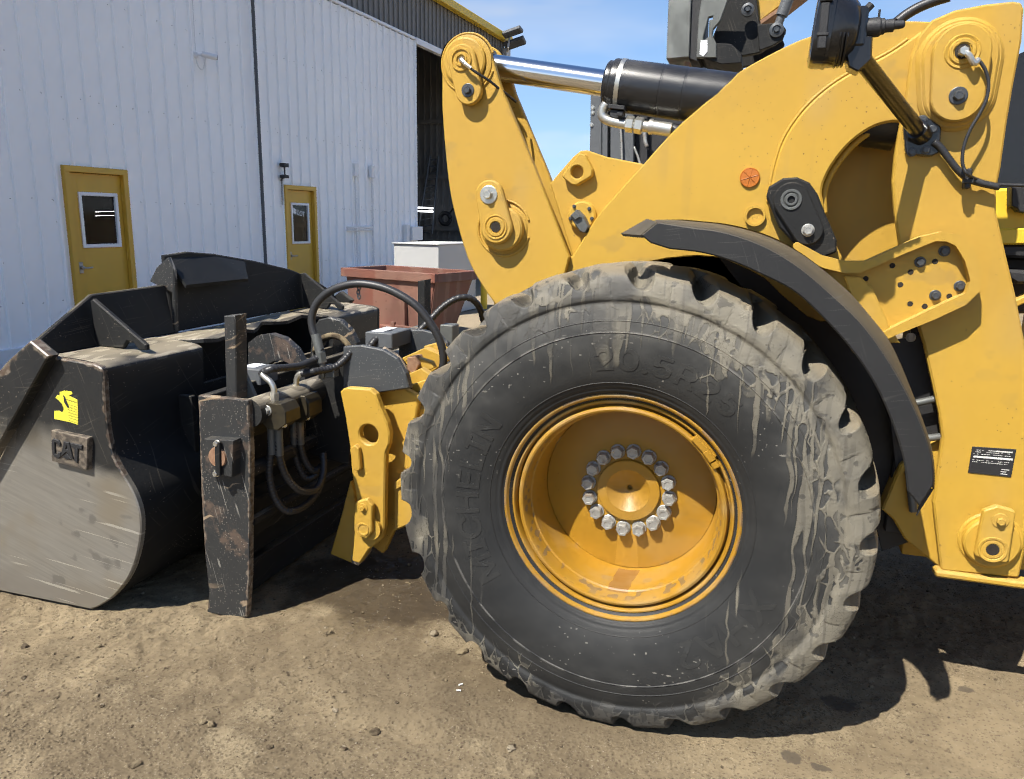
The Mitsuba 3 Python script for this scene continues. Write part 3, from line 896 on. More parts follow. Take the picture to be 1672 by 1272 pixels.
# front frame tower: two plates with the lift arm between them
tw_l = [(1.031, 0.474), (0.978, 0.711), (0.978, 0.936), (0.959, 1.015), (0.887, 1.242), (0.837, 1.364), (0.797, 1.480), (0.776, 1.565), (0.753, 1.658), (0.736, 1.752), (0.734, 1.830), (0.737, 1.898), (0.745, 2.006), (0.746, 2.118), (0.760, 2.178), (0.792, 2.224), (0.851, 2.248), (0.929, 2.259)]
tw_r = [(1.001, 2.263), (1.021, 2.258), (1.030, 2.241), (1.037, 2.154), (1.032, 2.031), (1.030, 1.929), (1.031, 1.795), (1.028, 1.730), (1.037, 1.662), (1.083, 1.528), (1.122, 1.417), (1.169, 1.266), (1.223, 1.074), (1.260, 0.813), (1.265, 0.607), (1.261, 0.485)]
tower = rnd(tw_l + tw_r, 0.010)
add(L + "__tower", plate(tower, 0.56, 0.59, 0.006), YP, label="tall yellow tower plate at the right")
foot = [(1.028, 0.498), (1.244, 0.495), (1.261, 0.483), (1.263, 0.470), (1.031, 0.465)]
add(L + "__tower", plate([(x, z) for x, z in tower], 0.84, 0.87, 0.004), YP)
add(L + "__tower__foot_rail", [box(1.01, 1.32, 0.545, 0.60, 0.452, 0.478, 0.008)], YP, smooth=25)
belly = [(0.835, 0.646), (0.872, 0.617), (0.918, 0.548), (1.045, 0.453), (1.202, 0.445), (1.196, 0.764), (1.025, 0.958), (0.875, 0.812)]
add(L + "__frame_belly", plate(belly, 0.62, 0.70, 0.006), YP)
add(L + "__frame", [box(0.25, 1.3, 0.87, 1.58, 0.45, 1.05), box(0.95, 3.6, 0.80, 1.65, 0.42, 0.8)], YP)  # the box between the towers is added to block light
for m in (cyl((0, 0.31, AX), (0, 2.1, AX), 0.19, 32), cyl((3.05, 0.31, AX), (3.05, 2.1, AX), 0.18, 24)):
    add(L + "__axle", m, YP, smooth=40)

# lift arm
arm_up = [(-0.312, 1.485), (-0.294, 1.499), (-0.215, 1.630), (-0.141, 1.718), (-0.063, 1.806), (0.041, 1.923), (0.132, 2.004), (0.212, 2.073), (0.252, 2.110), (0.373, 2.172), (0.455, 2.203), (0.571, 2.224), (0.694, 2.234), (0.812, 2.225), (0.931, 2.204), (1.006, 2.123)]
arm_in = [(1.011, 1.966), (0.900, 1.924), (0.795, 1.940), (0.720, 1.938), (0.663, 1.922), (0.608, 1.880), (0.566, 1.823), (0.540, 1.765), (0.533, 1.721), (0.543, 1.660), (0.577, 1.581), (0.628, 1.492), (0.676, 1.393), (0.656, 1.310)]
arm_lo = [(0.571, 1.295), (0.526, 1.311), (0.435, 1.382), (0.381, 1.432), (0.324, 1.461), (0.231, 1.498), (0.148, 1.502), (0.045, 1.490), (-0.063, 1.465), (-0.195, 1.421), (-0.376, 1.299), (-0.494, 1.152), (-0.619, 1.192), (-0.545, 1.291)]
arm = list(map(tuple, np.vstack([spline(arm_up, 4), spline(arm_in, 4), np.array(arm_lo)])))
arm = list(Polygon(arm).buffer(0).exterior.coords)[:-1]
add(L + "__lift_arm", plate(arm, 0.60, 0.65, 0.004), YP, smooth=12, label="curved yellow lift arm above the tyre")
add(L + "__lift_arm", plate([(x, z) for x, z in arm], 1.72, 1.80, 0.004), YP, label="far lift arm, mostly hidden")
dbl_o = [(0.770, 2.200), (0.690, 2.141), (0.575, 2.081), (0.502, 2.028), (0.447, 1.968), (0.403, 1.893), (0.382, 1.817), (0.372, 1.739), (0.371, 1.667)]
dbl_i = [(0.463, 1.605), (0.538, 1.659), (0.532, 1.720), (0.539, 1.765), (0.565, 1.822), (0.607, 1.878), (0.662, 1.920), (0.718, 1.936), (0.788, 1.938), (0.845, 2.074)]
dbl = list(map(tuple, np.vstack([spline(dbl_o, 6), spline(dbl_i, 6)])))
add(L + "__lift_arm__doubler", plate(dbl, 0.584, 0.600, 0.007), YP, smooth=12)
wb_ = [(x - 0.004, 0.597, z + 0.004) for x, z in spline(dbl_o, 10)[4:-2]]
add(L + "__lift_arm__weld_bead", tube(wb_, 0.0055, 8, rings=0.012, smooth=False), YP, smooth=True)
lip = spline([(0.726, 1.930), (0.669, 1.914), (0.616, 1.871), (0.575, 1.814), (0.549, 1.758), (0.542, 1.713), (0.550, 1.650)], 8)
add(L + "__lift_arm__inner_lip", tube([(x, 0.628, z) for x, z in lip], 0.010, 8, smooth=False), YP, smooth=True)
circ_n = (0.329, 1.641)
add(L + "__lift_arm__notch", [lathe_y([(0.034, 0.0), (0.034, -0.012), (0.027, -0.012), (0.0265, 0.0), (0.0, 0.002)], circ_n[0], circ_n[1], 32)], YP, smooth=30)
sc = scene[L + "__lift_arm__notch"]
sc["to_world"] = T().translate([0, 0.5985, 0])
rf = (0.302, 1.767)
m = lathe_y([(0.0325, 0), (0.0325, -0.006), (0.0300, -0.009), (0.0285, -0.0075), (0.0, -0.0085)], *rf, 40)
m.vertices = np.array(m.vertices) + [0, 0.60, 0]
add(L + "__reflector", m, "orange_lens", smooth=25, label="round orange reflector")
spokes = []
for k in range(6):
    a = k * math.pi / 3 + 0.3
    spokes.append(tube([(rf[0] + 0.002 * math.cos(a), 0.5905, rf[1] + 0.002 * math.sin(a)), (rf[0] + 0.028 * math.cos(a), 0.5915, rf[1] + 0.028 * math.sin(a))], 0.0011, 4, smooth=False))
add(L + "__reflector__spoke", spokes, "orange_lens", kind="stuff")
# the shaded inside of the arm recess
add(L + "__inner_arm", plate([(0.494, 2.003), (0.777, 2.054), (0.915, 1.514), (0.795, 1.208), (0.604, 1.286), (0.497, 1.544)], 0.79, 0.815, 0.004), YP)
# black pin link
lk = [(0.360, 1.702), (0.365, 1.735), (0.408, 1.763), (0.451, 1.766), (0.490, 1.749), (0.518, 1.713), (0.546, 1.653), (0.590, 1.568), (0.593, 1.529), (0.556, 1.512), (0.488, 1.526), (0.409, 1.604)]
add(L + "__pin_link", plate(rnd(lk, 0.008), 0.545, 0.60, 0.006), "black_steel", label="black pin link on the lift arm")
lp = (0.438, 1.694), (0.498, 1.598)
add(L + "__pin_link__cover", plate(capsule(lp[0], 0.056, lp[1], 0.048), 0.528, 0.545, 0.004), "black_steel")
add(L + "__pin_link__pin", [lathe_y([(0.034, 0.528), (0.032, 0.523), (0.026, 0.523), (0.022, 0.527), (0.018, 0.521), (0.012, 0.521), (0.010, 0.54), (0, 0.54)], *lp[0], 32)], "scuffed_steel", smooth=25)
add(L + "__pin_link__bolt", hexbolt(*lp[1], 0.528, 0.0165, 0.014, 1.25), "bolt_steel", smooth=20)

# tilt lever: twin plates with the cylinder's rod between them
lev = [(-0.758, 2.246), (-0.790, 2.210), (-0.804, 2.166), (-0.806, 2.069), (-0.804, 1.986), (-0.791, 1.840), (-0.777, 1.731), (-0.757, 1.639), (-0.702, 1.469), (-0.639, 1.363), (-0.578, 1.287), (-0.487, 1.156), (-0.358, 1.257), (-0.307, 1.486), (-0.448, 1.804), (-0.581, 2.084), (-0.610, 2.169), (-0.638, 2.220), (-0.670, 2.250), (-0.711, 2.258)]
lev = list(map(tuple, spline(lev[:11], 4, False))) + lev[11:16] + list(map(tuple, spline(lev[15:] + lev[:1], 4)))[1:-1]
lev = list(Polygon(lev).buffer(0).exterior.coords)[:-1]
add(L + "__tilt_lever", plate(lev, 0.572, 0.60, 0.004), YP, smooth=12, label="near plate of the yellow tilt lever")
add(L + "__tilt_lever", plate(lev, 0.745, 0.775, 0.004), YP, smooth=12, label="far plate of the yellow tilt lever")
TL = L + "__tilt_lever"


def at_y(m, y):
    m.vertices = np.array(m.vertices) + [0, y, 0]
    return m


tp, tb = (-0.715, 2.168), (-0.689, 2.064)
add(TL + "__boss", [at_y(lathe_y([(0.098, 0.012), (0.095, -0.004), (0.088, -0.006), (0.078, -0.006)], tp[0] + 0.006, tp[1] - 0.004, 48), 0.572), at_y(lathe_y([(0.082, 0.0), (0.080, -0.014), (0.074, -0.018), (0.0, -0.018)], *tp, 48), 0.572)], YP, smooth=25)
add(TL + "__pin_cover", plate(capsule(tp, 0.053, tb, 0.049), 0.532, 0.556, 0.004), YP, smooth=15)
add(TL + "__pin", at_y(lathe_y([(0.040, 0.002), (0.038, -0.006), (0.034, -0.006), (0.033, -0.001), (0.024, -0.001), (0.022, -0.006), (0.017, -0.006), (0.015, 0.03), (0, 0.03)], *tp, 32), 0.532), YP, smooth=25)
add(TL + "__bolt", hexbolt(tb[0], tb[1], 0.532, 0.0135, 0.012, 1.75), "dark_bolt", smooth=20)
add(TL + "__hose", tube([(tp[0], 0.545, tp[1] + 0.004), (tp[0] + 0.004, 0.520, tp[1]), (tp[0] + 0.035, 0.505, tp[1] - 0.028), *[(x, 0.515 + 0.03 * i, z) for i, (x, z) in enumerate([(-0.647, 2.117), (-0.612, 2.095), (-0.587, 2.074), (-0.563, 2.055)]) ], (-0.55, 0.66, 2.04)], 0.0048, 8), "hose_rubber", smooth=True)
add(TL + "__fitting", [cyl((tp[0] - 0.002, 0.548, tp[1] + 0.005), (tp[0] + 0.008, 0.512, tp[1] - 0.004), 0.0105, 6), tube([(tp[0] + 0.008, 0.512, tp[1] - 0.004), (tp[0] + 0.025, 0.505, tp[1] - 0.019), (tp[0] + 0.048, 0.506, tp[1] - 0.036)], 0.0075, 8)], "zinc", smooth=30)
lw, lb = (-0.569, 1.587), (-0.597, 1.701)
add(TL + "__boss", [at_y(lathe_y([(0.080, 0.0), (0.080, -0.034), (0.074, -0.040), (0.0, -0.040)], lw[0] + 0.012, lw[1] - 0.006, 48), 0.572), at_y(lathe_y([(0.092, 0.0), (0.086, -0.006), (0.078, -0.006)], lw[0] + 0.012, lw[1] - 0.006, 48), 0.572)], YP, smooth=25)
add(TL + "__pin_cover", plate(capsule(lb, 0.052, lw, 0.060), 0.508, 0.532, 0.005), YP, smooth=15)
add(TL + "__pin", at_y(lathe_y([(0.045, 0.001), (0.043, -0.004), (0.040, -0.004), (0.036, 0.0), (0.032, -0.005), (0.022, -0.005), (0.019, 0.03), (0, 0.03)], *lw, 36), 0.508), YP, smooth=25)
add(TL + "__pin_hole", at_y(lathe_y([(0.0185, -0.002), (0.0, -0.0015)], *lw, 24), 0.508), "dark_hole")
add(TL + "__bolt", hexbolt(lb[0], lb[1], 0.508, 0.0165, 0.015, 2.0), "zinc", smooth=20)

# tilt cylinder
c0, c1, c2, c3 = (-0.748, 2.184), (-0.219, 2.096), (-0.190, 2.091), (0.432, 1.995)
p = lambda q, y=0.69: (q[0], y, q[1])
TC = L + "__tilt_cylinder"
add(TC + "__rod", cyl(p(c0), p(c1), 0.0455, 48), "chrome", smooth=30, label="polished chrome rod")
add(TC + "__rod_eye", [at_y(lathe_y([(0.085, -0.055), (0.085, 0.055), (0, 0.055)], *c0, 36), 0.675), cyl(p(c0), p((c0[0] * 0.82 + c1[0] * 0.18, c0[1] * 0.82 + c1[1] * 0.18)), 0.058, 32)], "barrel_paint", smooth=30)
ud = np.array([c3[0] - c2[0], 0, c3[1] - c2[1]])
ud /= np.linalg.norm(ud)
o = np.array(p(c2))
prof = [(0.046, -0.030), (0.074, -0.030), (0.080, -0.024), (0.080, -0.010), (0.087, -0.006), (0.089, 0.0), (0.089, 0.012)]
seg = [(0.0895, 0.03), (0.0895, 0.17), (0.0885, 0.172), (0.0885, 0.176), (0.0895, 0.178), (0.0895, 0.25), (0.0885, 0.252), (0.0885, 0.256), (0.0895, 0.258), (0.0895, 0.95), (0.0, 0.95)]


def along(m, org, z):
    z = np.asarray(z, float)
    x = np.cross([0, 1, 0], z)
    x /= np.linalg.norm(x)
    m.vertices = np.asarray(org) + np.array(m.vertices) @ np.stack([x, np.cross(z, x), z])
    return m


add(TC + "__barrel", along(lathe(prof + seg, 64), o, ud), "barrel_paint", smooth=25, label="black hydraulic barrel")
add(TC + "__band", along(lathe([(0.0893, 0.018), (0.0915, 0.019), (0.0915, 0.034), (0.0893, 0.035)], 64), o, ud), "zinc", smooth=25)
hz = [(-0.203, 2.021), (-0.217, 1.997), (-0.214, 1.976), (-0.189, 1.961), (-0.138, 1.950), (-0.091, 1.943)]
add(TC + "__pipe", tube([(x, 0.63, z) for x, z in hz], 0.0175, 16), "zinc", smooth=True)
n0, n1, n2, n3, n4 = (-0.132, 1.951), (-0.103, 1.947), (-0.071, 1.942), (-0.049, 1.940), (0.029, 1.928)
add(TC + "__nut", cyl(p(n0, 0.63), p(n1, 0.63), 0.028, 6, b=0.003), "zinc")
add(TC + "__nut", cyl(p((n1[0] + 0.003, n1[1]), 0.63), p(n2, 0.63), 0.029, 6, b=0.003), "zinc")
add(TC + "__ferrule", [cyl(p(n2, 0.63), p(n3, 0.63), 0.019, 20), cyl(p(n3, 0.63), p(n4, 0.63), 0.0235, 24, b=0.002), cyl(p(n3, 0.63), p((n3[0] + 0.012, n3[1] - 0.001), 0.63), 0.0265, 24)], "zinc", smooth=30)
q4 = (n4[0] + 0.25, n4[1] - 0.05)
add(TC + "__hose", tube([p(n4, 0.63), p(((n4[0] + q4[0]) / 2, (n4[1] + q4[1]) / 2), 0.65), p(q4, 0.70)], 0.021, 12), "hose_rubber", smooth=True)
hb = [(-0.194, 2.017), (-0.135, 2.008), (-0.135, 1.994), (-0.193, 2.001)]
add(TC + "__clamp", [plate(hb, 0.605, 0.68, 0.002), plate([(-0.187, 1.999), (-0.141, 1.992), (-0.142, 1.970), (-0.170, 1.968), (-0.188, 1.975)], 0.615, 0.66, 0.002), plate([(-0.160, 1.987), (-0.139, 1.984), (-0.140, 1.972), (-0.160, 1.975)], 0.60, 0.62, 0.002)], "matt_black")
add(TC + "__pipe", tube([(x, 0.67, z) for x, z in [(-0.161, 1.969), (-0.056, 1.959), (0.052, 1.940), (0.198, 1.926)]], 0.011, 8), "matt_black", smooth=True)

# web between the lever and the arm, with its boss and the position sensor
web = [(-0.410, 1.747), (-0.374, 1.789), (-0.325, 1.843), (-0.298, 1.864), (-0.275, 1.866), (-0.200, 1.842), (-0.073, 1.818), (-0.001, 1.770), (-0.198, 1.484), (-0.314, 1.481)]
add(L + "__arm_web", plate(web, 0.66, 0.69, 0.004), YP)
hexb = [(-0.296, 1.853), (-0.273, 1.847), (-0.244, 1.796), (-0.247, 1.772), (-0.303, 1.740), (-0.323, 1.744), (-0.359, 1.772)]
add(L + "__arm_web__stop_block", plate(rnd(hexb, 0.008), 0.625, 0.66, 0.004, holes=[circle(*(-0.301, 1.787), 0.023, 28)]), YP)
add(L + "__arm_web__stop_block__bore", at_y(lathe_y([(0.024, 0), (0, 0)], *(-0.304, 1.788), 24), 0.655), "dark_hole") if False else None
sn = (-0.280, 1.633)
add(L + "__position_sensor", [at_y(lathe_y([(0.052, 0.0), (0.052, -0.02), (0.046, -0.026), (0.0, -0.026)], *sn, 36), 0.66)], YP, smooth=25)
sq = [(-0.312, 1.630), (-0.290, 1.655), (-0.264, 1.631), (-0.243, 1.593), (-0.255, 1.571), (-0.274, 1.577), (-0.302, 1.613)]
add(L + "__position_sensor__plug", [plate(rnd(sq, 0.003), 0.59, 0.634, 0.003), plate([(-0.309, 1.633), (-0.291, 1.650), (-0.270, 1.629), (-0.290, 1.616)], 0.578, 0.60, 0.003)], "scuffed_steel", label="grey plug of the sensor")
for q in [(-0.309, 1.666), (-0.252, 1.658), (-0.321, 1.622), (-0.241, 1.623)]:
    add(L + "__position_sensor__bolt", hexbolt(*q, 0.634, 0.0055, 0.006, 1.3), "dark_bolt")

# tower pin covers
up0, up1 = (0.874, 2.120), (0.878, 1.997)
emb = capsule((up0[0] + 0.004, up0[1] - 0.012), 0.118, (up1[0] + 0.006, up1[1] + 0.012), 0.108)
TWR = L + "__tower"
add(TWR + "__boss", [plate(emb, 0.545, 0.56, 0.010), plate(capsule((up0[0] + 0.004, up0[1] - 0.012), 0.103, (up1[0] + 0.006, up1[1] + 0.012), 0.094), 0.535, 0.548, 0.006)], YP, smooth=15)
cv = np.array(capsule(up0, 0.078, up1, 0.072))
for rr_, cc_, yy_ in ((0.101, lw, 0.570), (0.100, tp, 0.570), (0.102, (0, 0), 0.0)):
    if yy_:
        add(TL + "__weld_bead", tube([(cc_[0] + 0.010 + rr_ * math.cos(t), yy_, cc_[1] - 0.005 + rr_ * math.sin(t)) for t in np.linspace(0.3, 6.0, 60)], 0.0045, 6, rings=0.011, smooth=False), YP, smooth=True)
add(TWR + "__pin_cover", plate(list(map(tuple, cv)), 0.502, 0.532, 0.004), YP, smooth=15)
add(TWR + "__pin", at_y(lathe_y([(0.050, 0.001), (0.046, -0.004), (0.038, -0.001), (0.034, -0.006), (0.026, -0.006), (0.022, 0.0), (0.020, 0.035), (0, 0.035)], *up0, 36), 0.502), YP, smooth=25)
add(TWR + "__pin_hole", at_y(lathe_y([(0.021, -0.002), (0, -0.001)], *up0, 24), 0.502), "dark_hole")
add(TWR + "__bolt", hexbolt(*up1, 0.502, 0.0155, 0.014, 1.65), "dark_bolt", smooth=20)
fx = (0.873, 2.117)
hl = [(fx[0] + 0.03, 0.475, fx[1] - 0.035)] + [(x, 0.485, z) for x, z in [(0.914, 2.092), (0.935, 2.066), (0.949, 2.029), (0.950, 1.986), (0.938, 1.944), (0.920, 1.902), (0.909, 1.858), (0.908, 1.818), (0.915, 1.790), (0.930, 1.770)]] + [(x, 0.535, z) for x, z in [(0.971, 1.757), (1.008, 1.746), (1.054, 1.743), (1.106, 1.742)]]
add(TWR + "__fitting", [cyl((fx[0], 0.515, fx[1]), (fx[0], 0.470, fx[1]), 0.0135, 6, b=0.002), tube([(fx[0], 0.480, fx[1]), (fx[0] + 0.014, 0.474, fx[1] - 0.013), hl[0], hl[1]], 0.009, 10)], "zinc", smooth=30)
add(TWR + "__hose", tube(hl, 0.0052, 8), "hose_rubber", smooth=True)
cb = [(x, 0.53, z) for x, z in [(0.833, 1.869), (0.853, 1.854), (0.879, 1.822), (0.910, 1.786), (0.943, 1.760), (0.977, 1.748), (1.028, 1.736)]]
add(TWR + "__cable", tube(cb, 0.0105, 10), "hose_rubber", smooth=True)
ct = (0.937, 1.764)
add(TWR + "__cable_tie", [box(ct[0] - 0.008, ct[0] + 0.008, 0.505, 0.548, ct[1] - 0.034, ct[1] + 0.026, 0.004), box(ct[0] - 0.016, ct[0] + 0.014, 0.500, 0.512, ct[1] - 0.018, ct[1] - 0.004, 0.002)], "matt_black")
# lower pin of the tower
lo0, lo1 = (1.155, 0.592), (1.165, 0.694)
add(TWR + "__boss", [at_y(lathe_y([(0.098, 0.0), (0.092, -0.006), (0.086, -0.006), (0.084, -0.022), (0.078, -0.028), (0.0, -0.028)], lo0[0] + 0.006, lo0[1] + 0.012, 56), 0.56)], YP, smooth=25)
cvp = [(1.114, 0.720), (1.150, 0.741), (1.205, 0.730), (1.207, 0.551), (1.154, 0.555), (1.109, 0.561)]
add(TWR + "__pin_cover", plate(rnd(cvp, 0.010), 0.508, 0.530, 0.004), YP)
add(TWR + "__pin", at_y(lathe_y([(0.044, 0.001), (0.042, -0.004), (0.036, -0.003), (0.032, 0.002), (0.030, -0.002), (0.022, -0.002), (0.019, 0.03), (0, 0.03)], lo0[0] + 0.002, lo0[1] - 0.0, 36), 0.508), YP, smooth=25)
add(TWR + "__pin_hole", at_y(lathe_y([(0.0195, -0.001), (0, 0.0)], lo0[0] + 0.002, lo0[1], 24), 0.508), "dark_hole")
add(TWR + "__bolt", [hexbolt(*lo1, 0.508, 0.013, 0.011, 1.9)], YP, smooth=20)
# data plate with rows of fine print too small to read
dpl = [(1.067, 0.918), (1.192, 0.922), (1.190, 0.828), (1.066, 0.829)]
add(TWR + "__data_plate", plate(dpl, 0.5565, 0.5605, 0.0008), "decal_black", label="black data plate with fine white print")
D = np.array(dpl)
rows = []
g = np.random.default_rng(5)


def on_plate(u0, u1, v0, v1, y0):
    q = [(u0, v0), (u1, v0), (u1, v1), (u0, v1)]
    return plate([tuple(D[0] * (1 - u) * (1 - v) + D[1] * u * (1 - v) + D[2] * u * v + D[3] * (1 - u) * v) for u, v in q], y0, 0.557, 0.0001)


rows.append(on_plate(0.06, 0.96, 0.33, 0.40, 0.5560))
for v in (0.10, 0.17, 0.25, 0.48, 0.55):
    u = 0.05 if v < 0.45 else 0.05
    while u < 0.9:
        w = g.uniform(0.01, 0.05)
        if g.random() < 0.72:
            rows.append(on_plate(u, min(u + w, 0.95), v, v + 0.022, 0.5560))
        u += w + 0.012
for v in (0.74, 0.82, 0.90):
    rows.append(on_plate(0.74, 0.74 + g.uniform(0.1, 0.2), v, v + 0.025, 0.5560))
rows.append(on_plate(0.55, 0.93, 0.09, 0.135, 0.5559))
add(TWR + "__data_plate__print", rows, "decal_white", kind="stuff")

# fender
sk_up = [(0.037, 1.579), (0.080, 1.616), (0.178, 1.603), (0.257, 1.594), (0.360, 1.562), (0.457, 1.509), (0.553, 1.433), (0.635, 1.358), (0.711, 1.259), (0.773, 1.158), (0.821, 1.057), (0.843, 0.975), (0.845, 0.946), (0.820, 0.884)]
sk_lo = [(0.786, 0.922), (0.769, 1.000), (0.729, 1.104), (0.674, 1.208), (0.604, 1.300), (0.521, 1.384), (0.448, 1.444), (0.358, 1.486), (0.295, 1.512), (0.209, 1.535), (0.118, 1.543), (0.065, 1.558)]
ups = spline(sk_up[1:13], 8)


def smoothed(P, n=96, k=5):
    P = resample(P, n)
    for _ in range(k):
        P[1:-1] = 0.25 * P[:-2] + 0.5 * P[1:-1] + 0.25 * P[2:]
    return P


upr = smoothed(ups)
low = smoothed(spline(sk_lo[:-1], 6))
skirt = [sk_up[0], *map(tuple, upr), sk_up[13], *map(tuple, low), sk_lo[-1]]
F_ = L + "__fender"
add(F_, plate(skirt, -0.015, -0.003, 0.004), "fender_plastic", smooth=12, label="black plastic fender over the tyre")
C0 = resample(upr, 90)
C1 = resample(smoothed(spline([(0.033, 1.624), (0.073, 1.632), (0.168, 1.627), (0.250, 1.618), (0.357, 1.593), (0.457, 1.549), (0.582, 1.460), (0.669, 1.369), (0.729, 1.296), (0.799, 1.151), (0.849, 1.034), (0.867, 0.945), (0.869, 0.902)], 8)), 90)
C1 = C1 * 0.85 + C0 * 0.15
tt = np.clip(1 - np.linspace(0, 1, 90) / 0.5, 0, 1)[:, None]
C1 = C1 * (1 - 0.5 * tt) + (C0 + [0.0, 0.004]) * 0.5 * tt
C2 = C1 + np.array([0.0, 0.003])
rows_ = []
for Cc, y in ((C0, -0.012), ((C0 * 0.72 + C1 * 0.28) + 0, 0.000), (C0 * 0.35 + C1 * 0.65, 0.030), (C1, 0.085), (C2, 0.52), (C2 - [0, 0.03], 0.53)):
    rows_.append(np.stack([Cc[:, 0], np.full(len(Cc), y), Cc[:, 1]], 1))
tv = [(0.036, -0.013, 1.579), (0.080, -0.013, 1.616), (0.037, 0.085, 1.624), (-0.044, 0.130, 1.580)]
tv = np.array(tv + [(x + 0.006, y + 0.01, z - 0.008) for x, y, z in tv])
add(F_ + "__tip", trimesh.Trimesh(tv, [[0, 1, 2], [0, 2, 3], [4, 6, 5], [4, 7, 6], [0, 3, 7], [0, 7, 4], [3, 2, 6], [3, 6, 7]], process=False), "fender_plastic", label="tapered front tip of the fender")
V = np.array(rows_)
a_, b_ = V.shape[:2]
i, j = np.meshgrid(np.arange(a_ - 1), np.arange(b_ - 1), indexing="ij")
q = np.stack([i * b_ + j, i * b_ + j + 1, (i + 1) * b_ + j + 1, (i + 1) * b_ + j], -1).reshape(-1, 4)
add(F_ + "__top_sheet", (V.reshape(-1, 3), q), "fender_plastic", smooth=45)
add(F_ + "__end_flap", plate([(0.789, 0.917), (0.823, 0.879), (0.819, 0.851), (0.850, 0.930)], 0.0, 0.012, 0.002), "fender_plastic")
lam = [(0.282, 1.591), (0.340, 1.573), (0.341, 1.568), (0.282, 1.586)]
# far fender, and the rear ones out of the picture
FAR = mikit.ply((V.reshape(-1, 3), q), "fender_plastic", smooth=45)
scene[L + "__fender_001"] = {**FAR, "to_world": T().translate([0, TRACK, 0]).scale([1, -1, 1])}

# fender bracket: a flanged tray bolted in front of the tower
br_o = [(0.434, 1.581), (0.456, 1.567), (0.547, 1.520), (0.613, 1.504), (0.676, 1.506), (0.749, 1.545), (0.822, 1.585), (0.879, 1.602), (0.930, 1.594), (0.975, 1.561), (1.001, 1.494), (1.008, 1.429), (0.973, 1.382), (0.895, 1.334), (0.785, 1.275), (0.675, 1.204), (0.533, 1.416)]
br_i = [(0.468, 1.512), (0.555, 1.480), (0.620, 1.466), (0.662, 1.468), (0.711, 1.493), (0.785, 1.533), (0.866, 1.573), (0.896, 1.573), (0.923, 1.561), (0.954, 1.516), (0.977, 1.455), (0.968, 1.418), (0.891, 1.372), (0.773, 1.298), (0.663, 1.231), (0.552, 1.417)]
ro, ri = rnd(br_o, 0.012), rnd(br_i, 0.010)
BR = L + "__fender_bracket"
add(BR, plate(rnd(br_o, 0.012), 0.527, 0.535, 0.002), YP, label="yellow fender bracket tray with bolt holes")
add(BR + "__flange", plate(ro, 0.485, 0.527, 0.005, holes=[ri]), YP, smooth=20)
for q in [(0.902, 1.543), (0.838, 1.507), (0.958, 1.437), (0.893, 1.405)]:
    add(BR + "__bolt", hexbolt(*q, 0.527, 0.0125, 0.012, 1.35), "dark_bolt", smooth=20)
for q in [(0.687, 1.449), (0.760, 1.493), (0.815, 1.475), (0.790, 1.434), (0.880, 1.510), (0.715, 1.395), (0.825, 1.375), (0.868, 1.369), (0.933, 1.404)]:
    add(BR + "__bolt_hole", at_y(lathe_y([(0.0085, 0), (0, 0)], *q, 20), 0.5262), "dark_hole")
wb = [(0.619, 1.458), (0.668, 1.456), (0.707, 1.423), (0.775, 1.295), (0.807, 1.251), (0.735, 1.247), (0.660, 1.361)]
add(BR + "__gusset", plate(wb, 0.500, 0.526, 0.004), YP)
# black box and sheet added to darken the gap between fender and tower
add(L + "__dark_gap_box", [box(0.86, 1.06, 0.66, 0.80, 0.55, 1.45), plate([(0.773, 1.229), (0.918, 1.269), (1.000, 0.972), (1.010, 0.667), (0.896, 0.652)], 0.65, 0.66, 0.002)], "matt_black")
add(L + "__dark_gap_box__rung", [tube([(0.84, 0.60, 1.02), (0.98, 0.60, 1.07)], 0.012, 8, smooth=False), tube([(0.86, 0.60, 0.90), (0.99, 0.60, 0.935)], 0.012, 8, smooth=False), tube([(0.90, 0.60, 0.80), (0.93, 0.60, 0.66)], 0.014, 8, smooth=False)], "scuffed_steel", smooth=True)
add(L + "__dark_gap_box__bolt", hexbolt(*(0.861, 1.252), 0.65, 0.012, 0.010, 1.3), "bolt_steel")

add(L + "__dark_gap_sheet", plate([(0.206, 1.506), (0.377, 1.479), (0.594, 1.328), (0.818, 1.244), (1.014, 0.959), (1.034, 0.556), (0.866, 0.460), (0.683, 1.039), (0.393, 1.284)], 0.70, 0.712, 0.002), "matt_black")  # black sheet added to darken the gap behind the tyre
add(L + "__cable", tube([(0.711, 0.700, 2.253), (0.737, 0.700, 2.274), (0.770, 0.700, 2.293), (0.812, 0.700, 2.309), (0.854, 0.700, 2.320)], 0.016, 10), "hose_rubber", smooth=True)
# work light on its pole
WL = L + "__work_light"
pb = (0.801, 1.889)
bk = [(0.761, 1.835), (0.744, 1.920), (0.797, 1.952), (0.851, 1.913), (0.855, 1.838), (0.831, 1.827)]
add(WL + "__bracket", plate(rnd(bk, 0.012), 0.536, 0.556, 0.004), "gloss_black")
for q in [(0.796, 1.935), (0.828, 1.906), (0.815, 1.846), (0.777, 1.840)]:
    add(WL + "__bolt", hexbolt(*q, 0.536, 0.0105, 0.010, 1.3), "dark_bolt", smooth=20)
LY = 0.14
p0 = (0.571, 2.043)
add(WL + "__pole", [cyl((pb[0], 0.54, pb[1]), (p0[0], LY, p0[1]), 0.0235, 28), cyl((pb[0], 0.536, pb[1]), (pb[0] * 0.9 + p0[0] * 0.1, 0.50, pb[1] * 0.9 + p0[1] * 0.1), 0.030, 28)], "gloss_black", smooth=30)
lc = (0.503, 2.117)
R_ = 0.091


def lamp_ring(n=56, sq=0.0):
    a = np.arange(n) / n * 2 * np.pi
    k = 1 / (np.abs(np.cos(a)) ** (2 + 3 * sq) + np.abs(np.sin(a)) ** (2 + 3 * sq)) ** (1 / (2 + 3 * sq))
    return np.cos(a) * k, np.sin(a) * k


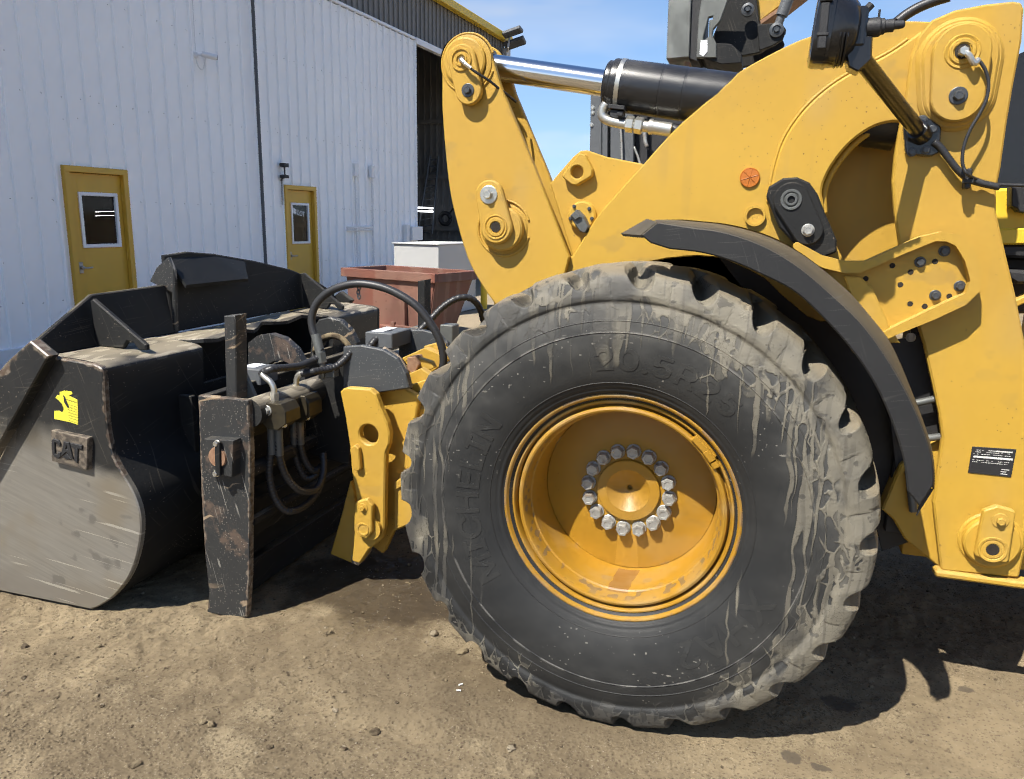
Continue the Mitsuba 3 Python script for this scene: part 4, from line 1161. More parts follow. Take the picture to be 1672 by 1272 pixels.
rows_ = []
tilt = 0.07
for h, r, s_ in ((-0.076, 0.0, 0.6), (-0.076, 0.84, 0.6), (-0.071, 0.97, 0.6), (-0.060, 1.0, 0.6), (-0.030, 1.0, 0.55), (-0.0295, 1.02, 0.6), (-0.020, 1.02, 0.5), (-0.0195, 0.985, 0.3), (0.000, 0.985, 0.15), (0.022, 0.93, 0.05), (0.042, 0.84, 0), (0.056, 0.72, 0), (0.058, 0.68, 0), (0.064, 0.55, 0), (0.066, 0.0, 0)):
    u, w = lamp_ring(56, s_)
    v = np.stack([np.full(56, h * 0.80), u * r * R_ * 0.96, w * r * R_], 1)
    rows_.append(np.stack([lc[0] + v[:, 0] * math.cos(tilt) + v[:, 2] * math.sin(tilt), LY + v[:, 1], lc[1] + v[:, 2] * math.cos(tilt) - v[:, 0] * math.sin(tilt)], 1))
V = np.array(rows_)
a_, b_ = V.shape[:2]
i, j = np.meshgrid(np.arange(a_ - 1), np.arange(b_), indexing="ij")
q = np.stack([i * b_ + j, i * b_ + (j + 1) % b_, (i + 1) * b_ + (j + 1) % b_, (i + 1) * b_ + j], -1).reshape(-1, 4)
add(WL + "__housing", trimesh.Trimesh(V.reshape(-1, 3), np.vstack([q[:, [0, 1, 2]], q[:, [0, 2, 3]]]), process=False), "gloss_black", smooth=28, label="glossy black lamp housing")
fins = []
for h in (0.004, 0.013, 0.022):
    fins.append(tube([(lc[0] + h + 0.003 * math.sin(a), LY + R_ * (0.99 - h * 1.6) * 0.96 * math.cos(a), lc[1] - h * tilt + R_ * (0.99 - h * 1.6) * math.sin(a)) for a in np.linspace(-2.9, -0.2, 20)], 0.0035, 6, smooth=False))
add(WL + "__cooling_rib", fins, "gloss_black", smooth=True, kind="stuff")
add(WL + "__clip", [box(lc[0] - 0.050, lc[0] - 0.028, LY - R_ * 1.0, LY - R_ * 0.94, lc[1] - 0.060, lc[1] + 0.05, 0.003), box(lc[0] - 0.054, lc[0] - 0.022, LY - R_ * 1.02, LY - R_ * 0.95, lc[1] + 0.052, lc[1] + 0.060, 0.002), box(lc[0] - 0.054, lc[0] - 0.024, LY - R_ * 1.02, LY - R_ * 0.95, lc[1] - 0.030, lc[1] - 0.022, 0.002)], "matt_black")
k0, k1 = (0.555, 2.118), (0.634, 2.117)
yk = [(0.537, 2.084), (0.559, 2.097), (0.589, 2.093), (0.592, 2.036), (0.563, 2.007), (0.538, 2.020), (0.529, 2.046)]
add(WL + "__yoke", [plate(rnd(yk, 0.006), 0.105, 0.175, 0.006), box(lc[0] + 0.035, lc[0] + 0.07, LY - 0.04, LY + 0.04, lc[1] - 0.05, lc[1] + 0.05, 0.008)], "gloss_black", smooth=25)
add(WL + "__knob", [along(lathe([(0.0, -0.02), (0.020, -0.02), (0.024, -0.012), (0.024, 0.018), (0.020, 0.022), (0.020, 0.030), (0.016, 0.032), (0.016, 0.052), (0.011, 0.054), (0.010, 0.075), (0.006, 0.079), (0, 0.079)], 24), (k0[0] + 0.03, LY - 0.01, k0[1]), (0.99, 0, 0.06)), tube([(lc[0] + 0.075, LY - 0.02, lc[1] + 0.055), (lc[0] + 0.060, LY - 0.02, lc[1] + 0.035), (lc[0] + 0.05, LY - 0.01, lc[1] + 0.0)], 0.010, 10), cyl((lc[0] + 0.098, LY, k0[1] + 0.02), (lc[0] + 0.098, LY, k0[1] + 0.045), 0.003, 8)], "matt_black", smooth=30)

# quick coupler on the arms' lower ends
CP = L + "__coupler"
cp1 = [(-1.297, 0.887), (-1.282, 0.902), (-1.260, 0.909), (-1.155, 0.910), (-1.129, 0.891), (-1.108, 0.835), (-1.078, 0.771), (-1.067, 0.722), (-1.071, 0.680), (-1.089, 0.636), (-1.094, 0.532), (-1.102, 0.294), (-1.115, 0.244), (-1.181, 0.182), (-1.225, 0.111), (-1.265, 0.119), (-1.254, 0.191), (-1.245, 0.300), (-1.232, 0.417), (-1.252, 0.529), (-1.258, 0.650), (-1.277, 0.787)]
hole = circle(*(-1.166, 0.712), 0.044, 36)
cpm, cw = plate(rnd(cp1, 0.008), 0.62, 0.655, 0.006, holes=[hole], wear=True)
add(CP + "__side_plate", cpm, "yellow_worn", color=cw, label="near side plate of the yellow coupler")
cp2 = [(-1.306, 0.889), (-1.294, 0.932), (-1.247, 0.966), (-1.200, 0.966), (-0.983, 0.873), (-0.988, 0.822), (-1.032, 0.542), (-0.936, 0.543), (-0.937, 0.331), (-0.990, 0.303), (-1.110, 0.240), (-1.164, 0.122), (-1.272, 0.181), (-1.310, 0.469)]
m, cw = plate(rnd(cp2, 0.010, False), 0.725, 0.76, 0.006, wear=True)
add(CP + "__side_plate", m, "yellow_worn", color=cw)
lowl = [(-1.299, 0.464), (-1.282, 0.423), (-1.259, 0.133), (-1.305, 0.075), (-1.411, 0.101), (-1.348, 0.298)]
add(CP + "__wedge_plate", plate(lowl, 0.685, 0.72, 0.004), YP)
add(CP + "__wedge_plate", plate([(-1.278, 0.132), (-1.206, 0.161), (-1.207, 0.143), (-1.245, 0.090), (-1.279, 0.097)], 0.64, 0.70, 0.004), "worn_edge")
w1 = [(-1.086, 0.480), (-0.995, 0.555), (-0.920, 0.591), (-0.921, 0.355), (-0.974, 0.322), (-1.090, 0.259)]
add(CP + "__wing", plate(w1, 0.690, 0.725, 0.006), YP)
add(CP + "__wing__rib", plate([(-1.081, 0.489), (-0.984, 0.562), (-0.916, 0.595), (-0.916, 0.551), (-0.985, 0.515), (-1.082, 0.450)], 0.68, 0.69, 0.003), YP)
lg = [(-1.244, 0.641), (-1.240, 0.652), (-1.220, 0.668), (-1.202, 0.654), (-1.196, 0.564), (-1.205, 0.552), (-1.229, 0.555)]
add(CP + "__stop_pad", plate(rnd(lg, 0.006), 0.595, 0.62, 0.004), YP)
cq = [(-1.219, 0.414), (-1.159, 0.439), (-1.134, 0.412), (-1.138, 0.356), (-1.139, 0.291), (-1.164, 0.256), (-1.199, 0.260), (-1.225, 0.284)]
m, cw = plate(rnd(cq, 0.008), 0.578, 0.605, 0.005, wear=True)
add(CP + "__latch_plate", m, "yellow_worn", color=cw)
pq, pr2 = (-1.180, 0.299), (-1.177, 0.397)
add(CP + "__boss", at_y(lathe_y([(0.050, 0.0), (0.050, -0.02), (0.0, -0.02)], pq[0] + 0.02, pq[1] - 0.005, 32), 0.62), YP, smooth=25)
add(CP + "__pin", [at_y(lathe_y([(0.030, 0.001), (0.028, -0.004), (0.022, -0.003), (0.018, 0.003), (0.012, 0.02), (0, 0.02)], *pq, 28), 0.578)], YP, smooth=25)
add(CP + "__pin_hole", at_y(lathe_y([(0.0135, -0.001), (0, -0.001)], *pq, 20), 0.580), "dark_hole")
add(CP + "__bolt", hexbolt(*pr2, 0.578, 0.012, 0.011, 1.7), YP, smooth=20)
cross = [cyl((-0.98, 0.70, 0.62), (-0.98, 1.72, 0.62), 0.085, 28), box(-1.02, -0.86, 0.76, 1.66, 0.70, 0.82, 0.01)]
add(CP + "__cross_tube", cross, YP, smooth=35)
for pts, y0, y1 in (([(-1.193, 0.977), (-1.075, 1.034), (-0.987, 1.006), (-0.966, 0.979), (-1.055, 0.910), (-1.153, 0.937)], 1.0, 1.05), ([(-1.166, 0.950), (-1.117, 0.965), (-1.020, 0.922), (-1.033, 0.841), (-1.069, 0.838), (-1.155, 0.911)], 0.92, 0.96), ([(-1.076, 1.006), (-1.027, 1.064), (-1.008, 1.037), (-1.039, 0.971)], 1.05, 1.10), ([(-1.092, 0.935), (-1.017, 0.973), (-0.974, 0.949), (-1.004, 0.836), (-1.042, 0.833)], 0.83, 0.87),
                    ([(-1.124, 0.985), (-1.081, 1.015), (-0.992, 0.994), (-0.975, 0.968), (-1.016, 0.948), (-1.094, 0.953)], 0.885, 0.915), ([(-1.152, 1.012), (-1.082, 1.034), (-1.032, 1.002), (-1.038, 0.961), (-1.101, 0.962)], 1.15, 1.20), ([(-1.048, 0.904), (-0.966, 0.937), (-0.944, 0.880), (-0.996, 0.798), (-1.031, 0.831)], 0.79, 0.82)):
    m, cw = plate(rnd(pts, 0.006), y0, y1, 0.006, wear=True)
    add(CP + "__top_link", m, "yellow_worn", color=cw)
for q, y, r_ in (((-1.031, 0.934), 0.88, 0.026), ((-0.984, 0.872), 0.785, 0.020), ((-1.112, 0.978), 0.97, 0.022)):
    add(CP + "__top_link__pin", at_y(lathe_y([(r_, 0.02), (r_, -0.012), (r_ * 0.85, -0.018), (r_ * 0.4, -0.018), (r_ * 0.35, -0.008), (0, -0.008)], *q, 24), y), "worn_edge", smooth=25)
add(CP + "__spring_block", plate(rnd([(-1.098, 1.010), (-1.057, 1.018), (-1.039, 0.981), (-1.064, 0.935), (-1.099, 0.954)], 0.006), 0.86, 0.93, 0.006), "rust")
add(CP + "__top_link__rib", [plate([(-1.164, 0.936), (-1.042, 0.879), (-1.045, 0.856), (-1.173, 0.915)], 0.90, 1.06, 0.004)], YP)
add(CP + "__side_plate", plate([(x, z) for x, z in rnd(cp1, 0.008)], 1.66, 1.70, 0.005), YP)
# arms' drop legs, behind the tyre
leg = [(-0.45, 1.40), (-0.70, 1.05), (-0.78, 0.80), (-0.98, 0.72), (-0.98, 0.52), (-0.70, 0.50), (-0.30, 1.10), (-0.1, 1.35)]
add(L + "__lift_arm__drop_leg", plate(leg, 0.60, 0.66, 0.004), YP)
add(L + "__lift_arm__drop_leg", plate(leg, 1.72, 1.80, 0.004), YP)

# what shows of the rear half at the right edge
RB = L + "__rear_body"
add(RB, [plate([(1.117, 2.185), (1.235, 2.247), (1.308, 1.745), (1.125, 1.744), (1.122, 2.015)], 1.0, 1.9, 0.01)], "gloss_black", label="black cab front at the right edge")
add(RB + "__hood", [plate([(1.105, 1.751), (1.299, 1.762), (1.328, 1.566), (1.159, 1.561)], 0.99, 1.9, 0.01)], "bright_yellow")
add(RB + "__hood__ledge", [plate([(1.128, 1.614), (1.314, 1.620), (1.322, 1.564), (1.151, 1.559)], 0.94, 0.99, 0.006)], "bright_yellow")
add(RB + "__step", [plate([(1.135, 1.560), (1.310, 1.565), (1.318, 1.511), (1.170, 1.515)], 0.96, 1.3, 0.01), plate([(1.177, 1.476), (1.318, 1.468), (1.323, 1.435), (1.214, 1.426), (1.189, 1.442)], 0.90, 1.2, 0.01), plate([(1.177, 1.516), (1.327, 1.510), (1.356, 1.309), (1.235, 1.302)], 1.1, 1.3, 0.01)], "matt_black")
add(RB + "__grille_fin", [plate([(1.160, 1.754), (1.275, 1.765), (1.290, 1.660), (1.195, 1.671), (1.186, 1.683), (1.168, 1.691)], 0.92, 0.98, 0.003)], "matt_black")
add(RB + "__strut", [plate([(1.213, 1.367), (1.323, 1.435), (1.327, 1.410), (1.220, 1.344)], 0.9, 0.96, 0.004)], YP)
add(RB + "__chassis", [box(1.5, 4.6, 0.62, 1.8, 0.55, 1.5, 0.02), box(2.2, 4.6, 0.55, 1.87, 1.45, 2.0, 0.03), box(1.45, 2.3, 0.75, 1.67, 1.5, 3.1, 0.05)], YP)
# ------------------------------------------------------------------ bucket standing on the ground
B = "loader_bucket"
BY0, BY1 = 0.06, 2.32
back = [(-2.024, 1.048), (-1.996, 1.039), (-1.984, 1.021), (-1.987, 0.945), (-1.992, 0.831), (-1.988, 0.762), (-1.975, 0.692), (-1.946, 0.636), (-1.903, 0.571), (-1.882, 0.526), (-1.869, 0.474), (-1.869, 0.423), (-1.877, 0.373), (-1.896, 0.306), (-1.925, 0.236), (-1.958, 0.180), (-1.998, 0.131), (-2.054, 0.075), (-2.119, 0.030), (-2.170, 0.004)]
back = list(map(tuple, spline(back, 3)))
floor = [(-2.26, 0.004), (-2.60, 0.002), (-3.15, 0.000)]
edge = [(-3.20, 0.02), (-2.60, 0.57), (-2.235, 1.062)]
m, w = plate(back + floor + edge, BY0, BY0 + 0.025, 0.005, wear=True)
add(B + "__end_plate", m, "bucket_side", color=w, label="near end plate, paint worn to bare steel below")
add(B + "__end_plate", plate(back + floor + edge, BY1 - 0.025, BY1, 0.005), "black_steel")
cut = [(-2.272, 1.130), (-2.189, 1.077)]
cutp = cut + [(-2.66, 0.50), (-3.20, 0.0), (-3.42, 0.0), (-3.38, 0.12)] + [(-2.691, 0.765), (-2.455, 0.995), (-2.410, 1.035)]
m, w = plate(cutp, 0.012, BY0, 0.005, wear=True)
add(B + "__side_cutter", m, "bucket_side", color=w)
add(B + "__side_cutter", plate(cutp, BY1, BY1 + 0.045, 0.005), "black_steel")
# shell: back, top strip and floor, with the top corner cut away between the hooks
bk2 = np.array(back)
th_ = 0.022


def shell(path, y0, y1, t=th_):
    P = np.asarray(path, float)
    d = np.gradient(P, axis=0)
    d /= np.linalg.norm(d, axis=1, keepdims=True)
    nrm = np.stack([d[:, 1], -d[:, 0]], 1)
    poly = list(map(tuple, P)) + list(map(tuple, (P + nrm * t)[::-1]))
    return plate(poly, y0, y1, 0.001)


c1y, c2y = 0.62, 1.74
body = list(map(tuple, bk2[6:])) + floor + [(-3.30, 0.0)]
top = [(-2.27, 1.062), (-2.20, 1.062), (-2.10, 1.056)]
split = int(np.argmax(bk2[:, 1] < 0.90))
low_body = list(map(tuple, bk2[split:])) + floor + [(-3.30, 0.0)]
full = top + list(map(tuple, bk2[: split + 1]))
add(B + "__shell", [shell(low_body, BY0 + 0.026, BY1 - 0.026)], "black_steel", smooth=20)
for ya, yb in ((BY0 + 0.026, c1y), (c2y, BY1 - 0.026)):
    add(B + "__shell", [shell(full, ya, yb)], "dusty_black", smooth=35)
# torn edge of the top strip in the cut-out
ragged = [(-2.27, c1y), (-2.055, c1y), (-2.00, c1y + 0.03), (-2.01, 0.76), (-2.03, 0.90), (-2.07, 1.00), (-2.05, 1.08), (-2.085, 1.16), (-2.12, 1.25), (-2.13, 1.36), (-2.10, 1.46), (-2.09, 1.58), (-2.05, 1.66), (-2.02, c2y), (-2.27, c2y)]
rag = plate(ragged, 0.0, 0.02, 0.003, frame=lambda v: np.stack([v[:, 0], v[:, 2], 1.058 - v[:, 1] + 0.012 * np.sin(v[:, 2] * 21) * (v[:, 0] > -2.2)], 1))
add(B + "__top_strip", rag, "dusty_black", label="dusty top strip with a torn edge")
# inner back seen through the cut-out
add(B + "__inner_back", [box(-2.34, -2.30, c1y - 0.1, c2y + 0.1, 0.45, 1.03), box(-2.30, -1.99, c1y - 0.012, c1y, 0.5, 1.03), box(-2.30, -1.99, c2y, c2y + 0.012, 0.5, 1.03)], "black_steel")
# spill guard along the top


def lean(z, x0=-2.285, k=0.16):
    return x0 - k * (z - 1.05)


def guard(poly, t=0.018, x0=-2.285, k=0.16):
    return plate(poly, 0.0, t, 0.005, wear=True, frame=lambda v: np.stack([lean(v[:, 2], x0, k) - v[:, 1], v[:, 0], v[:, 2]], 1))


SG = B + "__spill_guard"
gm, gc = guard([(0.05, 1.06), (0.05, 1.12), (0.36, 1.275), (0.79, 1.285), (0.79, 1.055)], x0=-2.275)
add(SG, gm, "black_edge", color=gc, label="low left section of the spill guard")
gm, gc = guard([(0.815, 1.055), (0.815, 1.42), (0.98, 1.432), (1.17, 1.415), (1.50, 1.365), (1.84, 1.30), (2.06, 1.235), (2.32, 1.125), (2.32, 1.06)], x0=-2.31, k=0.05)
add(SG, gm, "black_edge", color=gc, label="raised right section of the spill guard")
# lip folded back towards the camera's side over the raised section
lip_p = np.array([[(-2.335, 0.83, 1.415), (-2.335, 1.17, 1.412), (-2.335, 1.42, 1.375)], [(-2.225, 0.83, 1.285), (-2.225, 1.25, 1.285), (-2.225, 1.30, 1.282)]])
vv = np.vstack([lip_p[0], lip_p[1], lip_p[0] + [0.01, 0, -0.02], lip_p[1] + [-0.008, 0, -0.016]])
ff = np.array([[0, 1, 4], [0, 4, 3], [1, 2, 5], [1, 5, 4], [3, 4, 10], [3, 10, 9], [4, 5, 11], [4, 11, 10], [6, 10, 7], [6, 9, 10], [7, 11, 8], [7, 10, 11], [0, 3, 9], [0, 9, 6], [2, 8, 11], [2, 11, 5]])
add(SG + "__lip", trimesh.Trimesh(vv, ff, process=False), "black_steel")
e1 = [(-2.409, 1.297), (-2.363, 1.363), (-2.291, 1.414), (-2.261, 1.358), (-2.266, 1.271), (-2.279, 1.046), (-2.305, 1.038), (-2.286, 1.248)]
m, w = plate(e1, 0.795, 0.815, 0.005, wear=True)
add(SG + "__end_plate", m, "black_worn", color=w)
m, w = plate([(-2.29, 1.25), (-2.275, 1.262), (-2.02, 1.085), (-2.02, 1.062), (-2.06, 1.062), (-2.085, 1.09), (-2.115, 1.095), (-2.14, 1.062), (-2.28, 1.062)], 0.325, 0.345, 0.005, wear=True)
add(SG + "__gusset", m, "black_edge", color=w)
add(SG + "__gusset", plate([(-2.31, 1.27), (-2.29, 1.275), (-2.03, 1.085), (-2.03, 1.062), (-2.06, 1.062), (-2.085, 1.09), (-2.115, 1.095), (-2.14, 1.062), (-2.30, 1.062)], 1.93, 1.95, 0.004), "black_steel")
# hook plates on the back
h1 = [(-1.892, 0.799), (-1.877, 1.034), (-1.825, 1.071), (-1.758, 1.084), (-1.688, 1.068), (-1.626, 1.022), (-1.590, 0.962), (-1.581, 0.897), (-1.585, 0.796)]
hh = circle(*(-1.709, 0.858), 0.105, 32)
m, w = plate(rnd(h1, 0.01), 0.80, 0.845, 0.006, holes=[hh], wear=True)
add(B + "__hook_plate", m, "black_worn", color=w)
h2 = [(-1.953, 0.769), (-1.931, 1.007), (-1.883, 1.070), (-1.826, 1.086), (-1.753, 1.074), (-1.692, 1.022), (-1.657, 0.958), (-1.654, 0.825), (-1.673, 0.689)]
hh = circle(*(-1.797, 0.875), 0.095, 32)
m, w = plate(rnd(h2, 0.01), 1.42, 1.465, 0.006, holes=[hh], wear=True)
add(B + "__hook_plate", m, "black_worn", color=w)
hq = (-1.797, 0.875)
add(B + "__hook_plate__weld", tube([(hq[0] + 0.115 * math.cos(t), 1.418, hq[1] + 0.115 * math.sin(t)) for t in np.linspace(0.1, 3.0, 18)], 0.016, 8, smooth=False), "stone", smooth=True)
# hooks below, ribs on the back
for y in (0.45, 0.80, 1.42, 1.9):
    add(B + "__back_rib", box(-1.99, -1.92, y, y + 0.03, 0.35, 0.85, 0.004), "black_steel")
add(B + "__cutting_edge", [plate([(-3.15, 0.0), (-3.42, -0.01), (-3.44, 0.0), (-3.15, 0.035)], BY0 - 0.02, BY1 + 0.02, 0.002)], "bucket_side" if False else "scuffed_steel")
# emblem plate with its raised letters, and the torn yellow notice
eb = [(-2.249, 0.773), (-2.064, 0.760), (-2.085, 0.626), (-2.262, 0.643)]
add(B + "__emblem_plate", plate(rnd(eb, 0.003, False), 0.036, BY0, 0.005), "emblem_steel", label="rust brown emblem plate with raised letters")
el = [(-2.258, 0.764), (-2.073, 0.752), (-2.095, 0.631), (-2.265, 0.648)]
E0 = np.array(el)


def on_quad(Q, u, v):
    return Q[0] * (1 - u) * (1 - v) + Q[1] * u * (1 - v) + Q[2] * u * v + Q[3] * (1 - u) * v


def quad_plate(Q, uv, y0, y1, holes=()):
    return plate([tuple(on_quad(Q, *q)) for q in uv], y0, y1, 0.0012, holes=[[tuple(on_quad(Q, *q)) for q in h] for h in holes])


C_ = [(0.33, 0.38), (0.33, 0.28), (0.29, 0.20), (0.14, 0.18), (0.09, 0.26), (0.09, 0.72), (0.14, 0.82), (0.27, 0.84), (0.33, 0.76), (0.33, 0.62), (0.25, 0.61), (0.25, 0.71), (0.17, 0.71), (0.17, 0.30), (0.25, 0.30), (0.25, 0.38)]
A_ = [(0.43, 0.20), (0.57, 0.20), (0.69, 0.76), (0.50, 0.54), (0.335, 0.76)]
Ah = [(0.50, 0.28), (0.53, 0.46), (0.50, 0.43), (0.47, 0.46)]
TRI = [(0.50, 0.60), (0.63, 0.76), (0.50, 0.80), (0.37, 0.76)]
T_ = [(0.60, 0.20), (0.92, 0.20), (0.92, 0.34), (0.81, 0.34), (0.81, 0.84), (0.72, 0.80), (0.72, 0.34), (0.625, 0.34)]
add(B + "__emblem_plate__letter", quad_plate(E0, C_, 0.030, 0.037), "matt_black")
add(B + "__emblem_plate__letter", [quad_plate(E0, A_, 0.030, 0.037, [Ah]), quad_plate(E0, TRI, 0.031, 0.037)], "matt_black")
add(B + "__emblem_plate__letter", quad_plate(E0, T_, 0.030, 0.037), "matt_black")
st = [(-2.206, 0.926), (-2.184, 0.933), (-2.147, 0.934), (-2.142, 0.924), (-2.162, 0.915), (-2.121, 0.902), (-2.124, 0.855), (-2.131, 0.800), (-2.164, 0.807), (-2.219, 0.811), (-2.250, 0.813), (-2.245, 0.846), (-2.217, 0.849), (-2.205, 0.843), (-2.194, 0.859), (-2.201, 0.878), (-2.217, 0.893), (-2.231, 0.900), (-2.220, 0.913), (-2.208, 0.911)]
add(B + "__notice", plate(st, 0.0585, 0.0605, 0.0003), "sticker_yellow", label="torn yellow notice on the end plate")
st2 = [(-2.189, 0.916), (-2.181, 0.909), (-2.165, 0.869), (-2.172, 0.863), (-2.187, 0.886)]
add(B + "__notice__print", [plate(st2, 0.0575, 0.059, 0.0002)] + [plate([(-2.185, 0.901), (-2.125, 0.892), (-2.126, 0.890), (-2.185, 0.899)], 0.0578, 0.059, 0.0001)] + [plate([(x, z - 0.011 * k) for x, z in [(-2.174, 0.892), (-2.126, 0.884), (-2.127, 0.883), (-2.174, 0.891)]], 0.0578, 0.059, 0.0001) for k in range(1, 8)], "matt_black", kind="stuff")
tag(B, "black loader bucket with bare worn steel sides standing on the dirt", "bucket")

# ------------------------------------------------------------------ black hydraulic carriage between bucket and coupler
K = "hydraulic_carriage"
sp = [(-1.682, 0.925), (-1.605, 0.926), (-1.453, 0.925), (-1.455, 0.716), (-1.473, 0.488), (-1.494, 0.199), (-1.518, 0.011), (-1.617, -0.002), (-1.714, -0.003), (-1.697, 0.097), (-1.704, 0.272), (-1.700, 0.536), (-1.687, 0.791)]
m, w = plate(rnd(sp, 0.003, False), 0.21, 0.236, 0.005, wear=True)
add(K + "__side_plate", m, "black_worn", color=w, label="scratched black upright side plate")
bl = [(-1.631, 0.768), (-1.494, 0.775), (-1.512, 0.625), (-1.636, 0.633)]
m, w = plate(rnd(bl, 0.003, False), 0.165, 0.21, 0.004, wear=True)
add(K + "__bearing_block", m, "black_worn", color=w)
bc = (-1.570, 0.702)
add(K + "__bearing_block__pin", at_y(lathe_y([(0.040, 0.0), (0.038, -0.008), (0, -0.009)], *bc, 32), 0.165), "rust", smooth=25)
kp = [(-1.569, 0.764), (-1.546, 0.766), (-1.554, 0.633), (-1.576, 0.630)]
add(K + "__bearing_block__keeper_bar", plate(kp, 0.148, 0.160, 0.002), "black_steel")
for q in [(-1.565, 0.758), (-1.577, 0.636)]:
    add(K + "__bearing_block__bolt", hexbolt(*q, 0.160, 0.011, 0.012, 1.3), "zinc", smooth=20)
ps = [(-1.610, 1.229), (-1.545, 1.240), (-1.532, 1.231), (-1.557, 0.909), (-1.623, 0.901)]
m, w = plate([(-1.610, 1.229), (-1.557, 1.234), (-1.574, 0.900), (-1.623, 0.901)], 0.30, 0.37, 0.004, wear=True)
add(K + "__post", m, "black_worn", color=w, label="near black upright post")
add(K + "__post", plate([(-1.449, 1.271), (-1.405, 1.280), (-1.408, 0.814), (-1.453, 0.811)], 1.75, 1.83, 0.004), "black_steel", label="far black upright post")
gs = [(-1.610, 1.056), (-1.534, 0.893), (-1.552, 0.882), (-1.623, 0.875)]
add(K + "__gusset", plate(gs, 0.37, 0.386, 0.003), "scuffed_steel")
ct = (-1.468, 0.898)
add(K + "__cross_tube", cyl((ct[0], 0.236, ct[1] - 0.03), (ct[0] + 0.01, 1.80, ct[1] - 0.03), 0.055, 32), "dusty_black", smooth=35)
add(K + "__cross_beam", [box(-1.66, -1.52, 0.237, 1.80, 0.74, 0.86, 0.006)], "black_steel")
add(K + "__cross_beam", [box(-1.70, -1.56, 0.237, 1.80, 0.30, 0.46, 0.006)], "black_steel")
add(K + "__cross_beam", [box(-1.72, -1.62, 0.237, 1.80, 0.02, 0.16, 0.006)], "black_steel")
add(K + "__back_plate", [box(-1.70, -1.66, 0.237, 1.80, 0.10, 0.92, 0.003)], "black_steel")
add(K + "__rail", [tube([(-1.49, 0.237, 0.63), (-1.49, 1.7, 0.63)], 0.03, 12, smooth=False), tube([(-1.49, 0.237, 0.42), (-1.49, 1.7, 0.42)], 0.02, 12, smooth=False)], "black_steel", smooth=True)
add(K + "__side_plate", box(-1.70, -1.46, 1.78, 1.80, 0.0, 0.93), "black_steel", label="far side plate of the carriage")
# slanting web by the coupler and the curved receivers
wp = [(-1.519, 0.852), (-1.287, 1.065), (-1.264, 1.056), (-1.293, 0.871), (-1.309, 0.535), (-1.526, 0.567)]
add(K + "__web_plate", plate(wp, 0.70, 0.725, 0.003), "black_steel")
r1 = [(-1.311, 1.072), (-1.223, 1.083), (-1.122, 1.071), (-1.058, 1.039), (-1.019, 0.977), (-1.003, 0.915), (-1.318, 0.846)]
m, w = plate(rnd(r1, 0.006), 0.68, 0.705, 0.005, wear=True)
m2, w2 = plate([(-1.409, 1.039), (-1.273, 1.050), (-1.188, 1.033), (-1.137, 0.992), (-1.120, 0.929), (-1.120, 0.865), (-1.412, 0.844)], 1.42, 1.45, 0.005, wear=True)
add(K + "__receiver_plate", m, "faded_black", color=w, label="near curved dark receiver plate")
add(K + "__receiver_plate", m2, "faded_black", color=w2, label="far curved dark receiver plate")
add(K + "__receiver_plate__rim", tube([(x, 0.715, z) for x, z in [(-1.138, 1.066), (-1.072, 1.033), (-1.033, 0.970), (-1.017, 0.908)]], 0.014, 8), "worn_edge", smooth=True)
for qs, y0, y1, lab in (([(-1.766, 0.969), (-1.640, 0.978), (-1.644, 0.899), (-1.771, 0.888)], 0.55, 0.68, "near small black junction box with a pale lid"), ([(-1.486, 1.056), (-1.338, 1.065), (-1.339, 0.980), (-1.488, 0.970)], 1.2, 1.42, "far small black junction box with a pale lid")):
    x0, x1, z0, z1 = qs[0][0], qs[1][0], qs[2][1], qs[0][1]
    k = add(K + "__junction_box", box(x0, x1, y0, y1, z0, z1, 0.004), "mast_grey", label=lab)
    add(k + "__lid_label", box(x0 + 0.02, x0 + 0.08, y0 + 0.03, y1 - 0.02, z1, z1 + 0.003, 0.001), "trim_white")
add(K + "__bracket", [box(-1.53, -1.44, 1.70, 1.92, 0.88, 1.0, 0.005), box(-1.36, -1.28, 1.85, 1.95, 0.75, 1.02, 0.005)], "scuffed_steel")
# two valve blocks with their hoses
for (a, b, y0) in (([(-1.455, 0.903), (-1.338, 0.913), (-1.344, 0.797), (-1.462, 0.786)], 0, 0.28), ([(-1.486, 0.886), (-1.374, 0.896), (-1.379, 0.769), (-1.492, 0.758)], 1, 0.50)):
    x0, x1, z0, z1 = a[0][0], a[1][0], a[2][1], a[0][1]
    k = add(K + "__valve_block", [plate(rnd([(x0, z0 + 0.03), (x0 + 0.01, z1), (x1 - 0.02, z1), (x1, z1 - 0.03), (x1, z0 + 0.03), (x1 - 0.04, z0), (x0 + 0.03, z0)], 0.004), y0, y0 + 0.10, 0.004)], "brass", label=("near" if not b else "far") + " greasy valve block on the carriage")
    for px_, pz in ((x0 + 0.035, z1 - 0.03), (x0 + 0.03, z0 + 0.075)):
        add(k + "__bolt", hexbolt(px_, pz, y0, 0.015, 0.012, 1.4), "bolt_steel", smooth=20)
    for px_, pz in ((x1 - 0.02, z0 + 0.02), (x0 + 0.045, z0 + 0.012)):
        add(k + "__bolt", hexbolt(px_, pz, y0 + 0.02, 0.009, 0.012, 1.3), "zinc", smooth=20)
H = K + "__hose"
